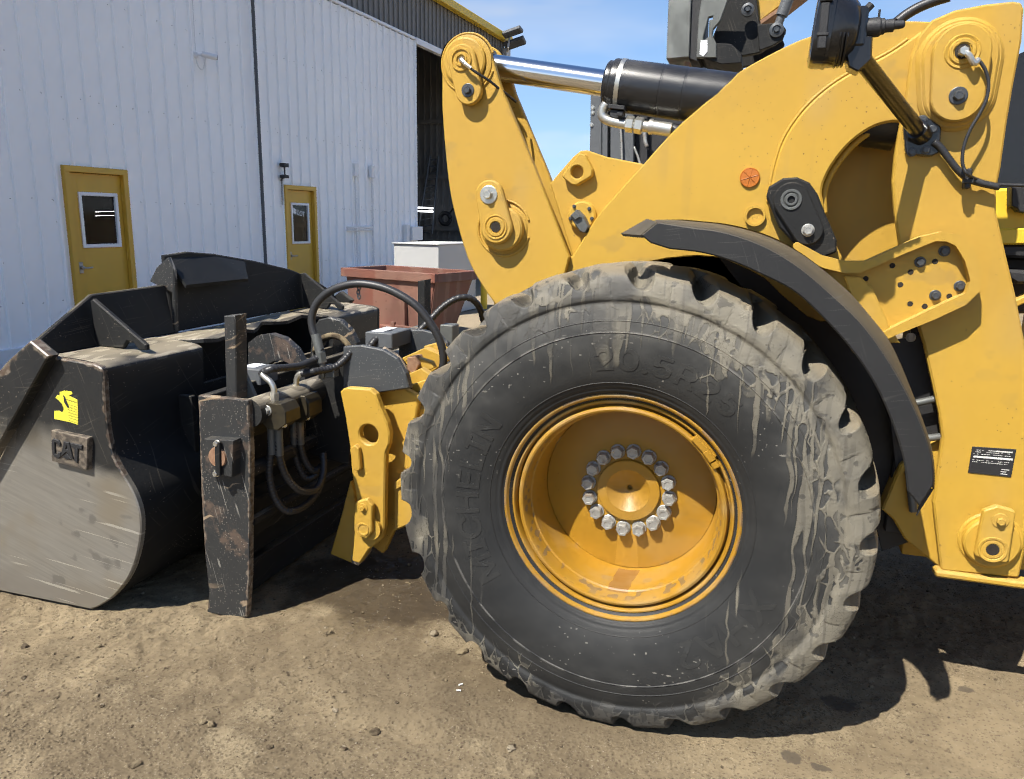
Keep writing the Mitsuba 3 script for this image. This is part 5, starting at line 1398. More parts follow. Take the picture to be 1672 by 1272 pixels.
# two feeds into the block tops, with zinc elbows
add(H, tube([(-1.480, 0.340, 0.999), (-1.466, 0.340, 1.012), (-1.435, 0.350, 1.025), (-1.413, 0.420, 1.019), (-1.408, 0.500, 1.013), (-1.406, 0.580, 1.018), (-1.389, 0.620, 1.031)], 0.0155, 12, rings=0.016), "hose_rubber", smooth=True)
add(H + "__elbow", tube([(-1.473, 0.330, 1.004), (-1.454, 0.330, 0.990), (-1.433, 0.330, 0.975), (-1.420, 0.330, 0.949), (-1.420, 0.330, 0.900)], 0.012, 12), "zinc", smooth=True)
add(H + "__elbow", cyl(p((-1.418, 0.934), 0.33), p((-1.418, 0.897), 0.33), 0.018, 6), "zinc")
add(H, tube([(-1.427, 0.540, 0.971), (-1.383, 0.550, 0.981), (-1.355, 0.600, 0.982), (-1.326, 0.640, 0.990), (-1.301, 0.670, 1.016), (-1.276, 0.690, 1.051)], 0.0155, 12, rings=0.016), "hose_rubber", smooth=True)
add(H + "__elbow", tube([(-1.424, 0.540, 0.974), (-1.445, 0.540, 0.962), (-1.455, 0.540, 0.938), (-1.460, 0.540, 0.884)], 0.012, 12), "zinc", smooth=True)
add(H + "__elbow", cyl(p((-1.459, 0.922), 0.54), p((-1.461, 0.882), 0.54), 0.018, 6), "zinc")
# four hanging loops
for pts, lab in (([(-1.442, 0.330, 0.770), (-1.450, 0.330, 0.682), (-1.461, 0.330, 0.591), (-1.452, 0.340, 0.502), (-1.426, 0.360, 0.438), (-1.401, 0.400, 0.418), (-1.397, 0.500, 0.416), (-1.407, 0.600, 0.441), (-1.441, 0.700, 0.490)], 0),
                     ([(-1.415, 0.340, 0.765), (-1.417, 0.340, 0.683), (-1.406, 0.360, 0.588), (-1.382, 0.400, 0.517), (-1.363, 0.460, 0.486), (-1.356, 0.520, 0.488), (-1.366, 0.580, 0.537), (-1.388, 0.620, 0.606)], 0),
                     ([(-1.479, 0.540, 0.749), (-1.481, 0.540, 0.646), (-1.471, 0.550, 0.562), (-1.447, 0.570, 0.502), (-1.419, 0.600, 0.510), (-1.409, 0.640, 0.541)], 0),
                     ([(-1.453, 0.550, 0.749), (-1.456, 0.550, 0.668), (-1.445, 0.560, 0.589), (-1.421, 0.580, 0.536), (-1.403, 0.620, 0.534)], 0)):
    k = add(H, tube(pts, 0.0155, 12, rings=0.015), "hose_rubber", smooth=True)
    x, y, z = pts[0]
    add(k + "__ferrule", [cyl((x, y, z + 0.015), (x, y, z - 0.09), 0.0165, 16), cyl((x, y, z + 0.035), (x, y, z + 0.012), 0.017, 6)], "scuffed_steel", smooth=30)
# tall loop of hose over to the loader, and the second one behind it
add(H, tube([(-1.382, 0.620, 1.055), (-1.400, 0.627, 1.090), (-1.423, 0.634, 1.132), (-1.434, 0.641, 1.190), (-1.415, 0.649, 1.250), (-1.362, 0.656, 1.301), (-1.292, 0.663, 1.332), (-1.216, 0.670, 1.344), (-1.129, 0.677, 1.335), (-1.050, 0.684, 1.308), (-0.971, 0.691, 1.261), (-0.912, 0.699, 1.192), (-0.874, 0.706, 1.122), (-0.861, 0.713, 1.048), (-0.872, 0.720, 0.981)], 0.0165, 14, seg=8), "hose_rubber", smooth=True, label="tall arching black hose")
add(H + "__ferrule", [tube([(-1.410, 0.628, 1.125), (-1.398, 0.624, 1.088), (-1.385, 0.620, 1.047)], 0.020, 14), cyl(p((-1.385, 1.050), 0.62), p((-1.378, 1.008), 0.62), 0.023, 6)], "scuffed_steel", smooth=30)
add(H + "__ferrule", [tube([(-0.875, 0.720, 0.994), (-0.886, 0.720, 0.949), (-0.903, 0.720, 0.905)], 0.0185, 14), tube([(-0.903, 0.720, 0.910), (-0.920, 0.720, 0.856), (-0.935, 0.720, 0.790)], 0.014, 10), cyl(p((-0.895, 0.922), 0.72), p((-0.903, 0.900), 0.72), 0.022, 6)], "zinc", smooth=30)
add(H, tube([(-1.450, 1.180, 0.982), (-1.432, 1.200, 1.017), (-1.410, 1.250, 1.036), (-1.388, 1.300, 1.043)], 0.019, 12, rings=0.018), "hose_rubber", smooth=True)
add(H, tube([(-1.390, 1.600, 1.000), (-1.335, 1.640, 1.065), (-1.277, 1.690, 1.139), (-1.211, 1.730, 1.186), (-1.154, 1.770, 1.191), (-1.122, 1.810, 1.159), (-1.111, 1.860, 1.103), (-1.110, 1.900, 1.036)], 0.019, 12, rings=0.03), "hose_rubber", smooth=True, label="short black hose rising behind the tyre")
add(K + "__chain", [tube([(x, 0.68, z + 0.012), (x + 0.006, 0.68, z), (x, 0.68, z - 0.012), (x - 0.006, 0.68, z), (x, 0.68, z + 0.012)], 0.003, 6) for x, z in [(-1.227, 1.325), (-1.231, 1.307), (-1.228, 1.290)]], "dark_bolt", kind="stuff")
add(K + "__bracket", [tube([(-1.384, 0.620, 1.013), (-1.376, 0.620, 0.987), (-1.384, 0.620, 0.939)], 0.014, 8), plate([(-1.367, 0.998), (-1.323, 0.996), (-1.324, 0.946), (-1.363, 0.943)], 0.62, 0.66, 0.003)], "scuffed_steel")
tag(K, "scratched black hydraulic carriage frame with hoses beside the bucket", "attachment frame")

# ------------------------------------------------------------------ workshop building
TH = math.radians(3.0)
WA, WS, WN = np.array([-7.756, 5.347]), np.array([math.sin(TH), math.cos(TH)]), np.array([math.cos(TH), -math.sin(TH)])
ZB = -0.45


def wall_pts(s, o, z):
    s, o, z = np.broadcast_arrays(*[np.asarray(v, float) for v in (s, o, z)])
    xy = WA + s[..., None] * WS + o[..., None] * WN
    return np.concatenate([xy, z[..., None]], -1)


def wbox(s0, s1, o0, o1, z0, z1, b=0.004):
    m = box(s0, s1, o0, o1, z0, z1, b)
    v = np.array(m.vertices)
    m.vertices = wall_pts(v[:, 0], v[:, 1], v[:, 2])
    return m


def rib_sheet(s0, s1, z0, z1, o, pitch, phase=0.0, h=0.040, gap=None):
    """One pitch of corrugated sheet, as a real folded strip; gap = (s0, s1, z) leaves an opening below z."""
    out = []
    prof = [(0.0, 0.0), (0.80, 0.0), (0.82, h), (0.92, h), (0.925, -0.016), (0.985, -0.016), (0.99, 0.0), (1.0, 0.0)]
    pieces = [(s0, s1, z0)]
    if gap:
        pieces = []
        for a, b in ((s0, min(s1, gap[0])), (max(s0, gap[1]), s1)):
            if b - a > 0.004:
                pieces.append((a, b, z0))
        a, b = max(s0, gap[0]), min(s1, gap[1])
        if b - a > 0.004:
            pieces.append((a, b, gap[2]))
    base = math.floor((s0 - phase) / pitch + 1e-6)
    ps = np.array([(phase + (base + u) * pitch, v) for u, v in prof])
    for a, b, zz in pieces:
        ss = np.unique(np.r_[a, ps[(ps[:, 0] > a) & (ps[:, 0] < b), 0], b])
        oo = o + np.interp(ss, ps[:, 0], ps[:, 1])
        lo, hi = wall_pts(ss, oo, zz), wall_pts(ss, oo, z1)
        n = len(ss)
        i = np.arange(n - 1)
        out.append(trimesh.Trimesh(np.vstack([lo, hi]), np.vstack([np.stack([i, i + 1, i + 1 + n], 1), np.stack([i, i + 1 + n, i + n], 1)]), process=False))
    return out


BL = "workshop_building"
tag(BL, "tall workshop with white ribbed metal walls and yellow doors", "building")
PITCH = 0.266
D1 = (0.0, 0.885, 2.135)
D2 = (4.13, 4.97, 2.09)
add(BL + "__wall", [wbox(-11.0, 3.60, -0.16, -0.02, ZB, 6.45), wbox(3.60, 8.95, -0.16, -0.02, 5.2, 6.45), wbox(8.95, 14.45, -0.16, -0.02, 5.42, 6.45), wbox(13.9, 14.45, -0.16, -0.02, ZB, 5.42)] if False else [wbox(-11.0, -0.02, -0.16, -0.02, ZB, 6.45), wbox(0.905, 3.60, -0.16, -0.02, ZB, 6.45), wbox(-0.02, 0.905, -0.16, -0.02, 2.15, 6.45), wbox(3.60, 8.95, -0.16, -0.02, 5.2, 6.45), wbox(8.95, 14.45, -0.16, -0.02, 5.42, 6.45), wbox(13.95, 14.45, -0.16, -0.02, ZB, 5.42)], "grey_siding")
s = -1.0 * PITCH * 14 - 0.09
k = 0
ph = -0.09
while s < 3.58:
    e = min(s + PITCH, 3.60)
    add(BL + "__wall__panel", rib_sheet(s, e, ZB, 6.45, 0.0, PITCH, ph, gap=D1 if e > D1[0] and s < D1[1] else None), "white_siding")
    s = e if e >= 3.58 else s + PITCH
add(BL + "__wall__panel", wbox(-11.0, -1.0 * PITCH * 14 - 0.09, -0.02, 0.004, ZB, 6.45), "white_siding")
scr = []
g = np.random.default_rng(3)
for s_, o_, z_hi, gap in [(s_, 0.0, 6.4, D1) for s_ in np.arange(-1.5, 3.5, PITCH) - 0.09 - (-1.5 % PITCH)] + [(s_, 0.085, 5.3, D2) for s_ in np.arange(3.61, 8.8, PITCH)]:
    for z in (0.55, 1.75, 2.95, 4.15, 5.25):
        ss = s_ + 0.64 * PITCH
        if not (gap[0] - 0.03 < ss < gap[1] + 0.03 and z < gap[2]):
            q = wall_pts(ss, o_, z + g.uniform(-0.01, 0.01))
            scr.append(cyl(q, q + np.r_[WN, 0] * 0.006, 0.0075, 6))
add(BL + "__wall__screw", scr, "cabinet_paint", kind="stuff")
for s0_, s1_ in ((-3.8, -0.04), (0.93, 3.59)):
    add(BL + "__wall__base_trim", wbox(s0_, s1_, 0.0, 0.055, ZB, 0.06), "trim_white")
# big sliding door
s = 3.61
while s < 8.93:
    e = min(s + PITCH, 8.95)
    add(BL + "__sliding_door__panel", rib_sheet(s, e, ZB, 5.36, 0.085, PITCH, 3.61, gap=D2 if e > D2[0] and s < D2[1] else None), "white_siding")
    s += PITCH
add(BL + "__sliding_door", [wbox(3.61, 4.11, 0.03, 0.08, ZB, 5.35), wbox(4.99, 8.95, 0.03, 0.08, ZB, 5.35), wbox(4.11, 4.99, 0.03, 0.08, 2.105, 5.35)], "trim_white")
add(BL + "__sliding_door__edge", wbox(3.598, 3.612, 0.01, 0.098, ZB, 5.36), "mast_grey")
add(BL + "__sliding_door__edge", wbox(8.95, 8.975, 0.03, 0.112, ZB, 5.36), "trim_white")
add(BL + "__door_track", [wbox(3.3, 8.95, 0.06, 0.125, 5.375, 5.43, 0.006), wbox(8.93, 13.95, 0.02, 0.14, 5.30, 5.43, 0.006)], "trim_white")
s = 3.60
while s < 14.4:
    e = min(s + 0.20, 14.45)
    add(BL + "__wall__panel", rib_sheet(s, e, 5.44, 6.45, 0.0, 0.20, 3.60, 0.03), "grey_siding")
    s += 0.20
s = 13.95
while s < 14.44:
    e = min(s + 0.20, 14.45)
    add(BL + "__wall__panel", rib_sheet(s, e, ZB, 5.42, 0.0, 0.20, 3.60, 0.03), "grey_siding")
    s += 0.20
# roof edge, roof, the other walls and the floor inside
add(BL + "__fascia", [wbox(-11.2, 14.62, 0.02, 0.20, 6.42, 6.60, 0.012)], "bright_yellow", label="yellow roof edge")
rp = [(-11.2, 0.18, 6.605), (14.62, 0.18, 6.605), (14.62, -8.0, 7.7), (-11.2, -8.0, 7.7), (14.62, -16.2, 6.605), (-11.2, -16.2, 6.605)]
rv = np.vstack([wall_pts(*np.array(rp).T), wall_pts(*np.array(rp).T) - [0, 0, 0.1]])
add(BL + "__roof", (rv, np.array([[0, 1, 2], [0, 2, 3], [3, 2, 4], [3, 4, 5], [6, 8, 7], [6, 9, 8], [9, 10, 8], [9, 11, 10]])), "grey_siding")
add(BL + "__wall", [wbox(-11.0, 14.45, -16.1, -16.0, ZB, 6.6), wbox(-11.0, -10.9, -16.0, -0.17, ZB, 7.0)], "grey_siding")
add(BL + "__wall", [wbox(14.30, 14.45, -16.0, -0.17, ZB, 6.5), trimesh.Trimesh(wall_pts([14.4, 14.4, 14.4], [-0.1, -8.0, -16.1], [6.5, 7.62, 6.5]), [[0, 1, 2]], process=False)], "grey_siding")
add(BL + "__floor", wbox(-10.9, 14.29, -15.95, -0.03, -0.06, 0.02), "trim_white" if False else "cabinet_paint")
o = -0.2
while o > -7.0:
    m = wbox(14.265, 14.299, o - 0.04, o, 0.02, 6.5, 0.003)
    add(BL + "__wall_002__rib", m, "grey_siding")
    o -= 0.20
add(BL + "__girt", [wbox(14.16, 14.262, -15.9, -0.2, z, z + 0.12) for z in (1.25, 2.75, 4.3)], "grey_siding")
add(BL + "__wall", [wbox(1.6, 1.7, -15.9, -0.2, 0.02, 6.4)], "matt_black", label="black inner sheet added to keep the view through the left door dark")  # black wall added so the left window looks into darkness


def door(key_, s0, s1, zt, o, win, handle_s, lw):
    f = 0.05
    d = add(f"{BL}__{key_}", wbox(s0 + f, win[0], o - 0.045, o, ZB, zt - f, 0.003), "door_paint") if False else None
    parts = [wbox(s0 + f, win[0], o - 0.045, o, ZB, zt - f, 0.001), wbox(win[1], s1 - f, o - 0.045, o, ZB, zt - f, 0.001), wbox(win[0], win[1], o - 0.045, o, win[3], zt - f, 0.001), wbox(win[0], win[1], o - 0.045, o, ZB, win[2], 0.001)]
    d = add(f"{BL}__{key_}", parts, "door_paint")
    add(d + "__frame", [wbox(s0 - 0.03, s0 + f - 0.006, o - 0.06, o + 0.064, ZB, zt + 0.004), wbox(s1 - f + 0.006, s1 + 0.03, o - 0.06, o + 0.064, ZB, zt + 0.004), wbox(s0 - 0.03, s1 + 0.03, o - 0.06, o + 0.067, zt - f + 0.006, zt + 0.03)], "door_paint")
    a, b, z0, z1 = win
    t = lw
    add(d + "__window_trim", [wbox(a - 0.01, a + t, o - 0.02, o + 0.018, z0 - 0.01, z1 + 0.01), wbox(b - t, b + 0.01, o - 0.02, o + 0.018, z0 - 0.01, z1 + 0.01), wbox(a + t, b - t, o - 0.02, o + 0.017, z0 - 0.01, z0 + t), wbox(a + t, b - t, o - 0.02, o + 0.017, z1 - t, z1 + 0.01)], "trim_white")
    pv = wall_pts([a, b, b, a], o - 0.012, [z0, z0, z1, z1])
    add(d + "__window_pane", (pv, np.array([[0, 1, 2], [0, 2, 3]])), {"type": "thindielectric", "int_ior": 1.2})
    add(d + "__handle", [tube([wall_pts(handle_s, o + 0.02, 0.93), wall_pts(handle_s, o + 0.06, 0.93)], 0.022, 12, smooth=False), tube([wall_pts(handle_s, o + 0.06, 0.93), wall_pts(handle_s + 0.06, o + 0.062, 0.925), wall_pts(handle_s + 0.13, o + 0.06, 0.93)], 0.011, 8), wbox(handle_s - 0.03, handle_s + 0.03, o, o + 0.02, 0.86, 1.0)], "bolt_steel", smooth=30)
    for z in (0.3, 1.0, 1.75):
        add(d + "__hinge", tube([wall_pts(s1 - f + 0.004, o + 0.012, z), wall_pts(s1 - f + 0.004, o + 0.012, z + 0.1)], 0.010, 8, smooth=False), "door_paint", smooth=True)
    return d


d1 = door("door", 0.0, 0.885, 2.13, -0.005, (0.185, 0.755, 1.18, 1.845), 0.11, 0.035)
d2 = door("door", 4.13, 4.97, 2.09, 0.09, (4.32, 4.82, 1.14, 1.82), 4.23, 0.03)
labels[d1] = {"label": "near yellow door with a window"}
labels[d2] = {"label": "farther yellow door in the sliding panel, writing on its window"}
# pale scrawl of white lettering on the second door's window
tm = meshkit.text_mesh("LOT", 0.085, 0.001, True)
v = np.array(tm.vertices)
u, w_ = v[:, 0] * 0.95, v[:, 1]
cs, sn_ = math.cos(-0.18), math.sin(-0.18)
tm.vertices = wall_pts(4.50 + u * cs - w_ * sn_, 0.081 + v[:, 2], 1.63 + u * sn_ + w_ * cs)
add(d2 + "__lettering", [tm, *[wbox(4.345 + 0.035 * i, 4.372 + 0.035 * i, 0.080, 0.082, 1.66 - 0.008 * i, 1.76 - 0.012 * i, 0.0003) for i in range(4)]], "trim_white")
# conduits and boxes
cd = [tube([wall_pts(6.33, 0.13, 2.45), wall_pts(6.345, 0.13, 0.95), wall_pts(6.35, 0.13, 0.60)], 0.018, 8, smooth=False), tube([wall_pts(6.95, 0.13, 2.45), wall_pts(6.96, 0.13, 1.0), wall_pts(6.955, 0.13, 0.72), wall_pts(6.85, 0.13, 0.62), wall_pts(6.7, 0.13, 0.60)], 0.018, 8)]
add(BL + "__conduit", cd[0], "trim_white", smooth=True)
add(BL + "__conduit", cd[1], "trim_white", smooth=True)
add(BL + "__junction_box", [wbox(6.05, 6.80, 0.105, 0.22, 0.45, 0.66), wbox(6.25, 6.40, 0.105, 0.18, 2.38, 2.62), wbox(6.88, 7.02, 0.105, 0.18, 2.38, 2.62)], "trim_white")
add(BL + "__strut_rail", [wbox(6.0, 6.98, 0.105, 0.145, 1.385, 1.43), wbox(6.0, 6.98, 0.105, 0.145, 1.34, 1.37)], "trim_white")
add(BL + "__meter_box", [wbox(8.28, 8.42, 0.105, 0.20, 1.0, 1.46), wbox(8.45, 8.95, 0.105, 0.25, 1.12, 1.42)], "trim_white")
wl0 = (4.110, 2.284)
add(BL + "__wall_lamp", [tube([wall_pts(wl0[0] - 0.06, 0.11, wl0[1] - 0.1), wall_pts(wl0[0] - 0.04, 0.18, wl0[1] - 0.02), wall_pts(wl0[0] - 0.04, 0.18, wl0[1] + 0.16)], 0.012, 8, smooth=False), wbox(wl0[0] - 0.10, wl0[0] + 0.03, 0.12, 0.22, wl0[1] + 0.12, wl0[1] + 0.18), wbox(wl0[0] - 0.10, wl0[0] + 0.02, 0.12, 0.22, wl0[1] - 0.06, wl0[1] - 0.01), tube([wall_pts(wl0[0] - 0.04, 0.115, wl0[1] - 0.05), wall_pts(wl0[0] - 0.06, 0.115, wl0[1] - 0.5)], 0.008, 6, smooth=False)], "matt_black")

# security camera
c0_ = (2.393, 3.844)
SC = "security_camera"
add(SC + "__mount", [wbox(c0_[0] - 0.10, c0_[0] - 0.02, 0.0, 0.05, c0_[1] - 0.04, c0_[1] + 0.03), tube([wall_pts(c0_[0] - 0.05, 0.03, c0_[1]), wall_pts(c0_[0] + 0.02, 0.12, c0_[1])], 0.018, 8, smooth=False)], "trim_white")
add(SC + "__body", cyl(wall_pts(c0_[0] - 0.02, 0.10, c0_[1] + 0.01), wall_pts(c0_[0] + 0.13, 0.24, c0_[1] - 0.02), 0.042, 20, b=0.006), "trim_white", smooth=30)
add(SC + "__lens", cyl(wall_pts(c0_[0] + 0.13, 0.24, c0_[1] - 0.02), wall_pts(c0_[0] + 0.136, 0.246, c0_[1] - 0.021), 0.034, 20), "matt_black")
add(SC + "__cable", [tube([wall_pts(c0_[0] - 0.04, 0.025, 6.4), wall_pts(c0_[0] - 0.05, 0.025, c0_[1] + 0.05)], 0.007, 6, smooth=False), tube([wall_pts(c0_[0] - 0.07, 0.03, c0_[1] - 0.02), wall_pts(c0_[0] - 0.05, 0.06, c0_[1] - 0.17), wall_pts(c0_[0] + 0.03, 0.07, c0_[1] - 0.18), wall_pts(c0_[0] + 0.04, 0.12, c0_[1] - 0.03)], 0.009, 6)], "trim_white", smooth=True)
tag(SC, "small white security camera on the white wall above the left door", "camera")
# roof floodlight at the far corner
f0 = (14.094, 6.467)
FL = "floodlight"
add(FL + "__arm", [tube([wall_pts(14.45, 0.1, f0[1] - 0.32), wall_pts(f0[0] - 0.1, 0.3, f0[1] - 0.25), wall_pts(f0[0], 0.3, f0[1])], 0.03, 8, smooth=False), wbox(14.2, 14.5, 0.05, 0.18, f0[1] - 0.45, f0[1] - 0.22)], "cabinet_paint")
for ds, dz, tl in ((-0.16, 0.10, 0.5), (0.10, -0.12, 0.25)):
    hd_ = box(-0.36, 0.36, -0.05, 0.05, -0.15, 0.15, 0.02)
    v = np.array(hd_.vertices)
    y_, z_ = v[:, 1] * math.cos(tl + 0.9) - v[:, 2] * math.sin(tl + 0.9), v[:, 1] * math.sin(tl + 0.9) + v[:, 2] * math.cos(tl + 0.9)
    hd_.vertices = wall_pts(f0[0] + ds + y_, 0.42 + v[:, 0] * 0.8, f0[1] + dz + z_ + v[:, 0] * 0.2)
    add(FL + "__head", hd_, "mast_grey")
tag(FL, "two headed floodlight at the far end of the workshop roof", "floodlight")

# ------------------------------------------------------------------ inside the opening
def sp_(o, z, s=14.0):
    return wall_pts(s, o, z)


LD = "ladder"
l0, l1, l2, l3 = [(-2.325, 1.055), (-1.838, 1.156), (-2.147, 3.369), (-1.869, 3.383)]
rails = [tube([sp_(*l0, 13.6), sp_(*l2, 14.1)], 0.03, 6, smooth=False), tube([sp_(*l1, 13.6), sp_(*l3, 14.1)], 0.03, 6, smooth=False)]
for r_ in rails:
    add(LD + "__rail", r_, "mast_grey")
for t in np.linspace(0.04, 0.96, 12):
    a = np.array(sp_(*l0, 13.6)) * (1 - t) + np.array(sp_(*l2, 14.1)) * t
    b = np.array(sp_(*l1, 13.6)) * (1 - t) + np.array(sp_(*l3, 14.1)) * t
    add(LD + "__rung", tube([a, b], 0.016, 6, smooth=False), "mast_grey")
tag(LD, "tall dark ladder leaning inside the open workshop doorway", "ladder")
scene["lamp_glow"] = pr((0.8, 0.8, 0.8), 0.5)
LAMP = {"type": "area", "radiance": {"type": "rgb", "value": [0.5, 0.51, 0.52]}}
for pts, lb_ in (([(-2.271, 1.901), (-1.756, 1.890)], "lit fluorescent tube in the open doorway, upper of the pair"), ([(-2.272, 1.806), (-1.757, 1.795)], "lit fluorescent tube in the open doorway, lower of the pair")):
    m = tube([sp_(*pts[0], 13.5), sp_(*pts[1], 13.5)], 0.028, 8, smooth=False)
    add("tube_lamp", m, "lamp_glow", label=lb_, category="lamp", emitter=LAMP)
for (q0, q1), nm_ in (([(-1.005, 1.615), (-0.660, 1.628)], "upper"), ([(-1.012, 1.560), (-0.667, 1.573)], "lower")):
    m = tube([wall_pts(1.3, *q0), wall_pts(1.3, *q1)], 0.0045, 8, smooth=False)
    add("tube_lamp", m, "lamp_glow", label="lit fluorescent tube seen through the left door's window, " + nm_ + " of the pair", category="lamp", emitter=LAMP)
r0 = (-1.510, 1.603)
hr = np.array(sp_(*r0, 13.8))
add("hose_reel__drum", tube([hr + 0.16 * np.array([WN[0] * math.cos(a), WN[1] * math.cos(a), math.sin(a)]) for a in np.linspace(0, 2 * np.pi, 24)], 0.06, 8, smooth=False), "matt_black", smooth=True)
add("hose_reel__hose", tube([hr + [0.1, 0, 0.1], hr + [0.35, -0.1, 0.32], hr + [0.6, -0.15, 0.1], hr + [0.62, -0.15, -0.4]], 0.025, 8), "matt_black", smooth=True)
tag("hose_reel", "black hose reel on the wall inside the open workshop doorway", "hose reel")

# ------------------------------------------------------------------ red hopper, cabinet, bollards
RZ = 0.91
ha, hb_, hc = [np.array(q) for q in [(-5.246, 7.542), (-3.657, 7.108), (-3.605, 8.000)]]
ux = (ha - hb_) / np.linalg.norm(ha - hb_)
LW = np.linalg.norm(ha - hb_)
uy = np.array([-ux[1], ux[0]])
if uy @ (hc - hb_) < 0:
    uy = -uy
LD_ = float(np.linalg.norm(hc - hb_))


def hop(a, b, z):
    a, b, z = np.broadcast_arrays(*[np.asarray(v, float) for v in (a, b, z)])
    xy = hb_ + a[..., None] * ux + b[..., None] * uy
    return np.concatenate([xy, z[..., None]], -1)


def hbox(a0, a1, b0, b1, z0, z1, bev=0.005):
    m = box(a0, a1, b0, b1, z0, z1, bev)
    v = np.array(m.vertices)
    m.vertices = hop(v[:, 0], v[:, 1], v[:, 2])
    return m


R = "steel_hopper"
zt = RZ - 0.11


def wall_slab(q, t):
    q = np.array(q, float)
    n_ = np.cross(q[1] - q[0], q[3] - q[0])
    n_ /= np.linalg.norm(n_)
    v = np.vstack([q, q + n_ * t])
    f = [[0, 1, 2], [0, 2, 3], [4, 6, 5], [4, 7, 6], [0, 4, 5], [0, 5, 1], [1, 5, 6], [1, 6, 2], [2, 6, 7], [2, 7, 3], [3, 7, 4], [3, 4, 0]]
    return trimesh.Trimesh(v, np.array(f), process=False)


fr = [hop(0.03, 0.03, zt), hop(LW - 0.05, 0.03, zt), hop(LW - 0.05, 0.06, 0.12), hop(0.16, 0.06, 0.12)]
rgt = [hop(0.03, 0.03, zt), hop(0.16, 0.06, 0.12), hop(0.16, LD_ * 0.7, 0.12), hop(0.03, LD_ - 0.03, zt)]
lft = [hop(LW - 0.05, 0.03, zt), hop(LW - 0.05, LD_ - 0.03, zt), hop(LW - 0.05, LD_ * 0.7, 0.12), hop(LW - 0.05, 0.06, 0.12)]
bck = [hop(0.03, LD_ - 0.03, zt), hop(0.16, LD_ * 0.7, 0.12), hop(LW - 0.05, LD_ * 0.7, 0.12), hop(LW - 0.05, LD_ - 0.03, zt)]
for q in (fr, rgt, lft, bck):
    add(R + "__wall", wall_slab(q, 0.012), "red_paint")
add(R + "__base_plate", wall_slab([hop(0.16, 0.06, 0.12), hop(LW - 0.05, 0.06, 0.12), hop(LW - 0.05, LD_ * 0.7, 0.12), hop(0.16, LD_ * 0.7, 0.12)], 0.012), "red_paint")
add(R + "__rim", [hbox(-0.02, LW + 0.02, -0.03, 0.03, RZ - 0.12, RZ), hbox(-0.02, LW + 0.02, LD_ - 0.03, LD_ + 0.03, RZ - 0.12, RZ), hbox(-0.021, 0.03, 0.03, LD_ - 0.03, RZ - 0.121, RZ - 0.001), hbox(LW - 0.03, LW + 0.021, 0.03, LD_ - 0.03, RZ - 0.121, RZ - 0.001)], "red_paint")
add(R + "__brace", [hbox(0.50, 0.56, -0.03, 0.03, 0.16, 0.56), hbox(0.10, 0.95, -0.06, 0.03, 0.10, 0.17)], "red_paint")
add(R + "__latch", [hbox(0.28, 0.62, -0.10, -0.06, 0.14, 0.20), hbox(0.62, 0.68, -0.11, -0.06, 0.05, 0.24)], "red_paint")
for a0, a1 in ((0.2, 0.32), (LW - 0.4, LW - 0.28)):
    add(R + "__skid", hbox(a0, a1, 0.04, LD_ * 0.75, -0.03, 0.118), "mast_grey")
tag(R, "faded red steel hopper bin with tapering sides standing before the open doorway", "bin")

ca, cb_, cc = [np.array(q) for q in [(-5.563, 9.795), (-5.429, 11.219), (-5.284, 12.281)]]
ka = 0.55
Cq = "utility_cabinet"
cb_ = hb_ + (cb_ - hb_)


def cab(a0, a1, b0, b1, z0, z1):
    ex = (ca - cb_) / np.linalg.norm(ca - cb_)
    ey = np.array([-ex[1], ex[0]])
    if ey @ (cc - cb_) < 0:
        ey = -ey
    m = box(a0, a1, b0, b1, z0, z1, 0.006)
    v = np.array(m.vertices)
    m.vertices = np.concatenate([cb_ + v[:, :1] * ex + v[:, 1:2] * ey, v[:, 2:]], 1)
    return m


CW = float(np.linalg.norm(ca - cb_))
add(Cq + "__body", cab(0, CW, 0, 0.85, 0.0, 1.18), "cabinet_paint")
add(Cq + "__door", cab(0.02, CW * 0.60, -0.016, 0, 0.1, 1.15), "cabinet_paint")
add(Cq + "__door", cab(CW * 0.62, CW - 0.02, -0.016, 0, 0.1, 1.12), "cabinet_paint")
add(Cq + "__lid", cab(-0.02, CW + 0.03, -0.03, 0.87, 1.18, 1.20), "cabinet_paint")
add(Cq + "__latch", cab(CW * 0.70, CW * 0.74, -0.04, -0.016, 0.94, 1.05), "bolt_steel")
add(Cq + "__latch", cab(CW * 0.92, CW * 0.96, -0.04, -0.016, 0.94, 1.05), "bolt_steel")
tag(Cq, "pale grey metal cabinet standing behind the red hopper by the wall", "cabinet")
for q, lb_ in (((-4.477, 11.284), "yellow bollard by the open doorway, left one of the two"), ((-4.386, 11.793), "yellow bollard behind the tilt lever, right one of the two")):
    add("bollard", lathe([(0.0, -0.1), (0.062, -0.1), (0.062, 1.05), (0.055, 1.085), (0.03, 1.11), (0, 1.115)], 24), "bright_yellow", smooth=30, label=lb_, category="bollard", group="yellow bollards by the doorway", to_world=T().translate([q[0], q[1], 0]))

# ------------------------------------------------------------------ telehandler's raised carriage behind, and the mast below it
TE = "telehandler"
TY = 5.0
fa = [(-0.582, 3.659), (-0.392, 3.646), (-0.376, 3.004), (-0.568, 2.997)]
add(TE + "__fork_backplate", plate(fa, TY, TY + 0.9, 0.006), "plate_grey")
fb = [(-0.392, 3.646), (-0.302, 3.639), (-0.291, 2.966), (-0.381, 2.999)]
add(TE + "__carriage", [plate(fb, TY + 0.03, TY + 0.85, 0.004)], "matt_black")
fc = [(-0.288, 3.591), (-0.039, 3.575), (-0.135, 3.274), (-0.186, 3.214), (-0.193, 3.166), (-0.153, 3.097), (-0.145, 2.984), (-0.313, 2.991), (-0.314, 3.307)]
slot = [(-0.232, 3.308), (-0.197, 3.315), (-0.196, 3.291), (-0.225, 3.283), (-0.221, 3.154), (-0.260, 3.126), (-0.266, 3.146)]
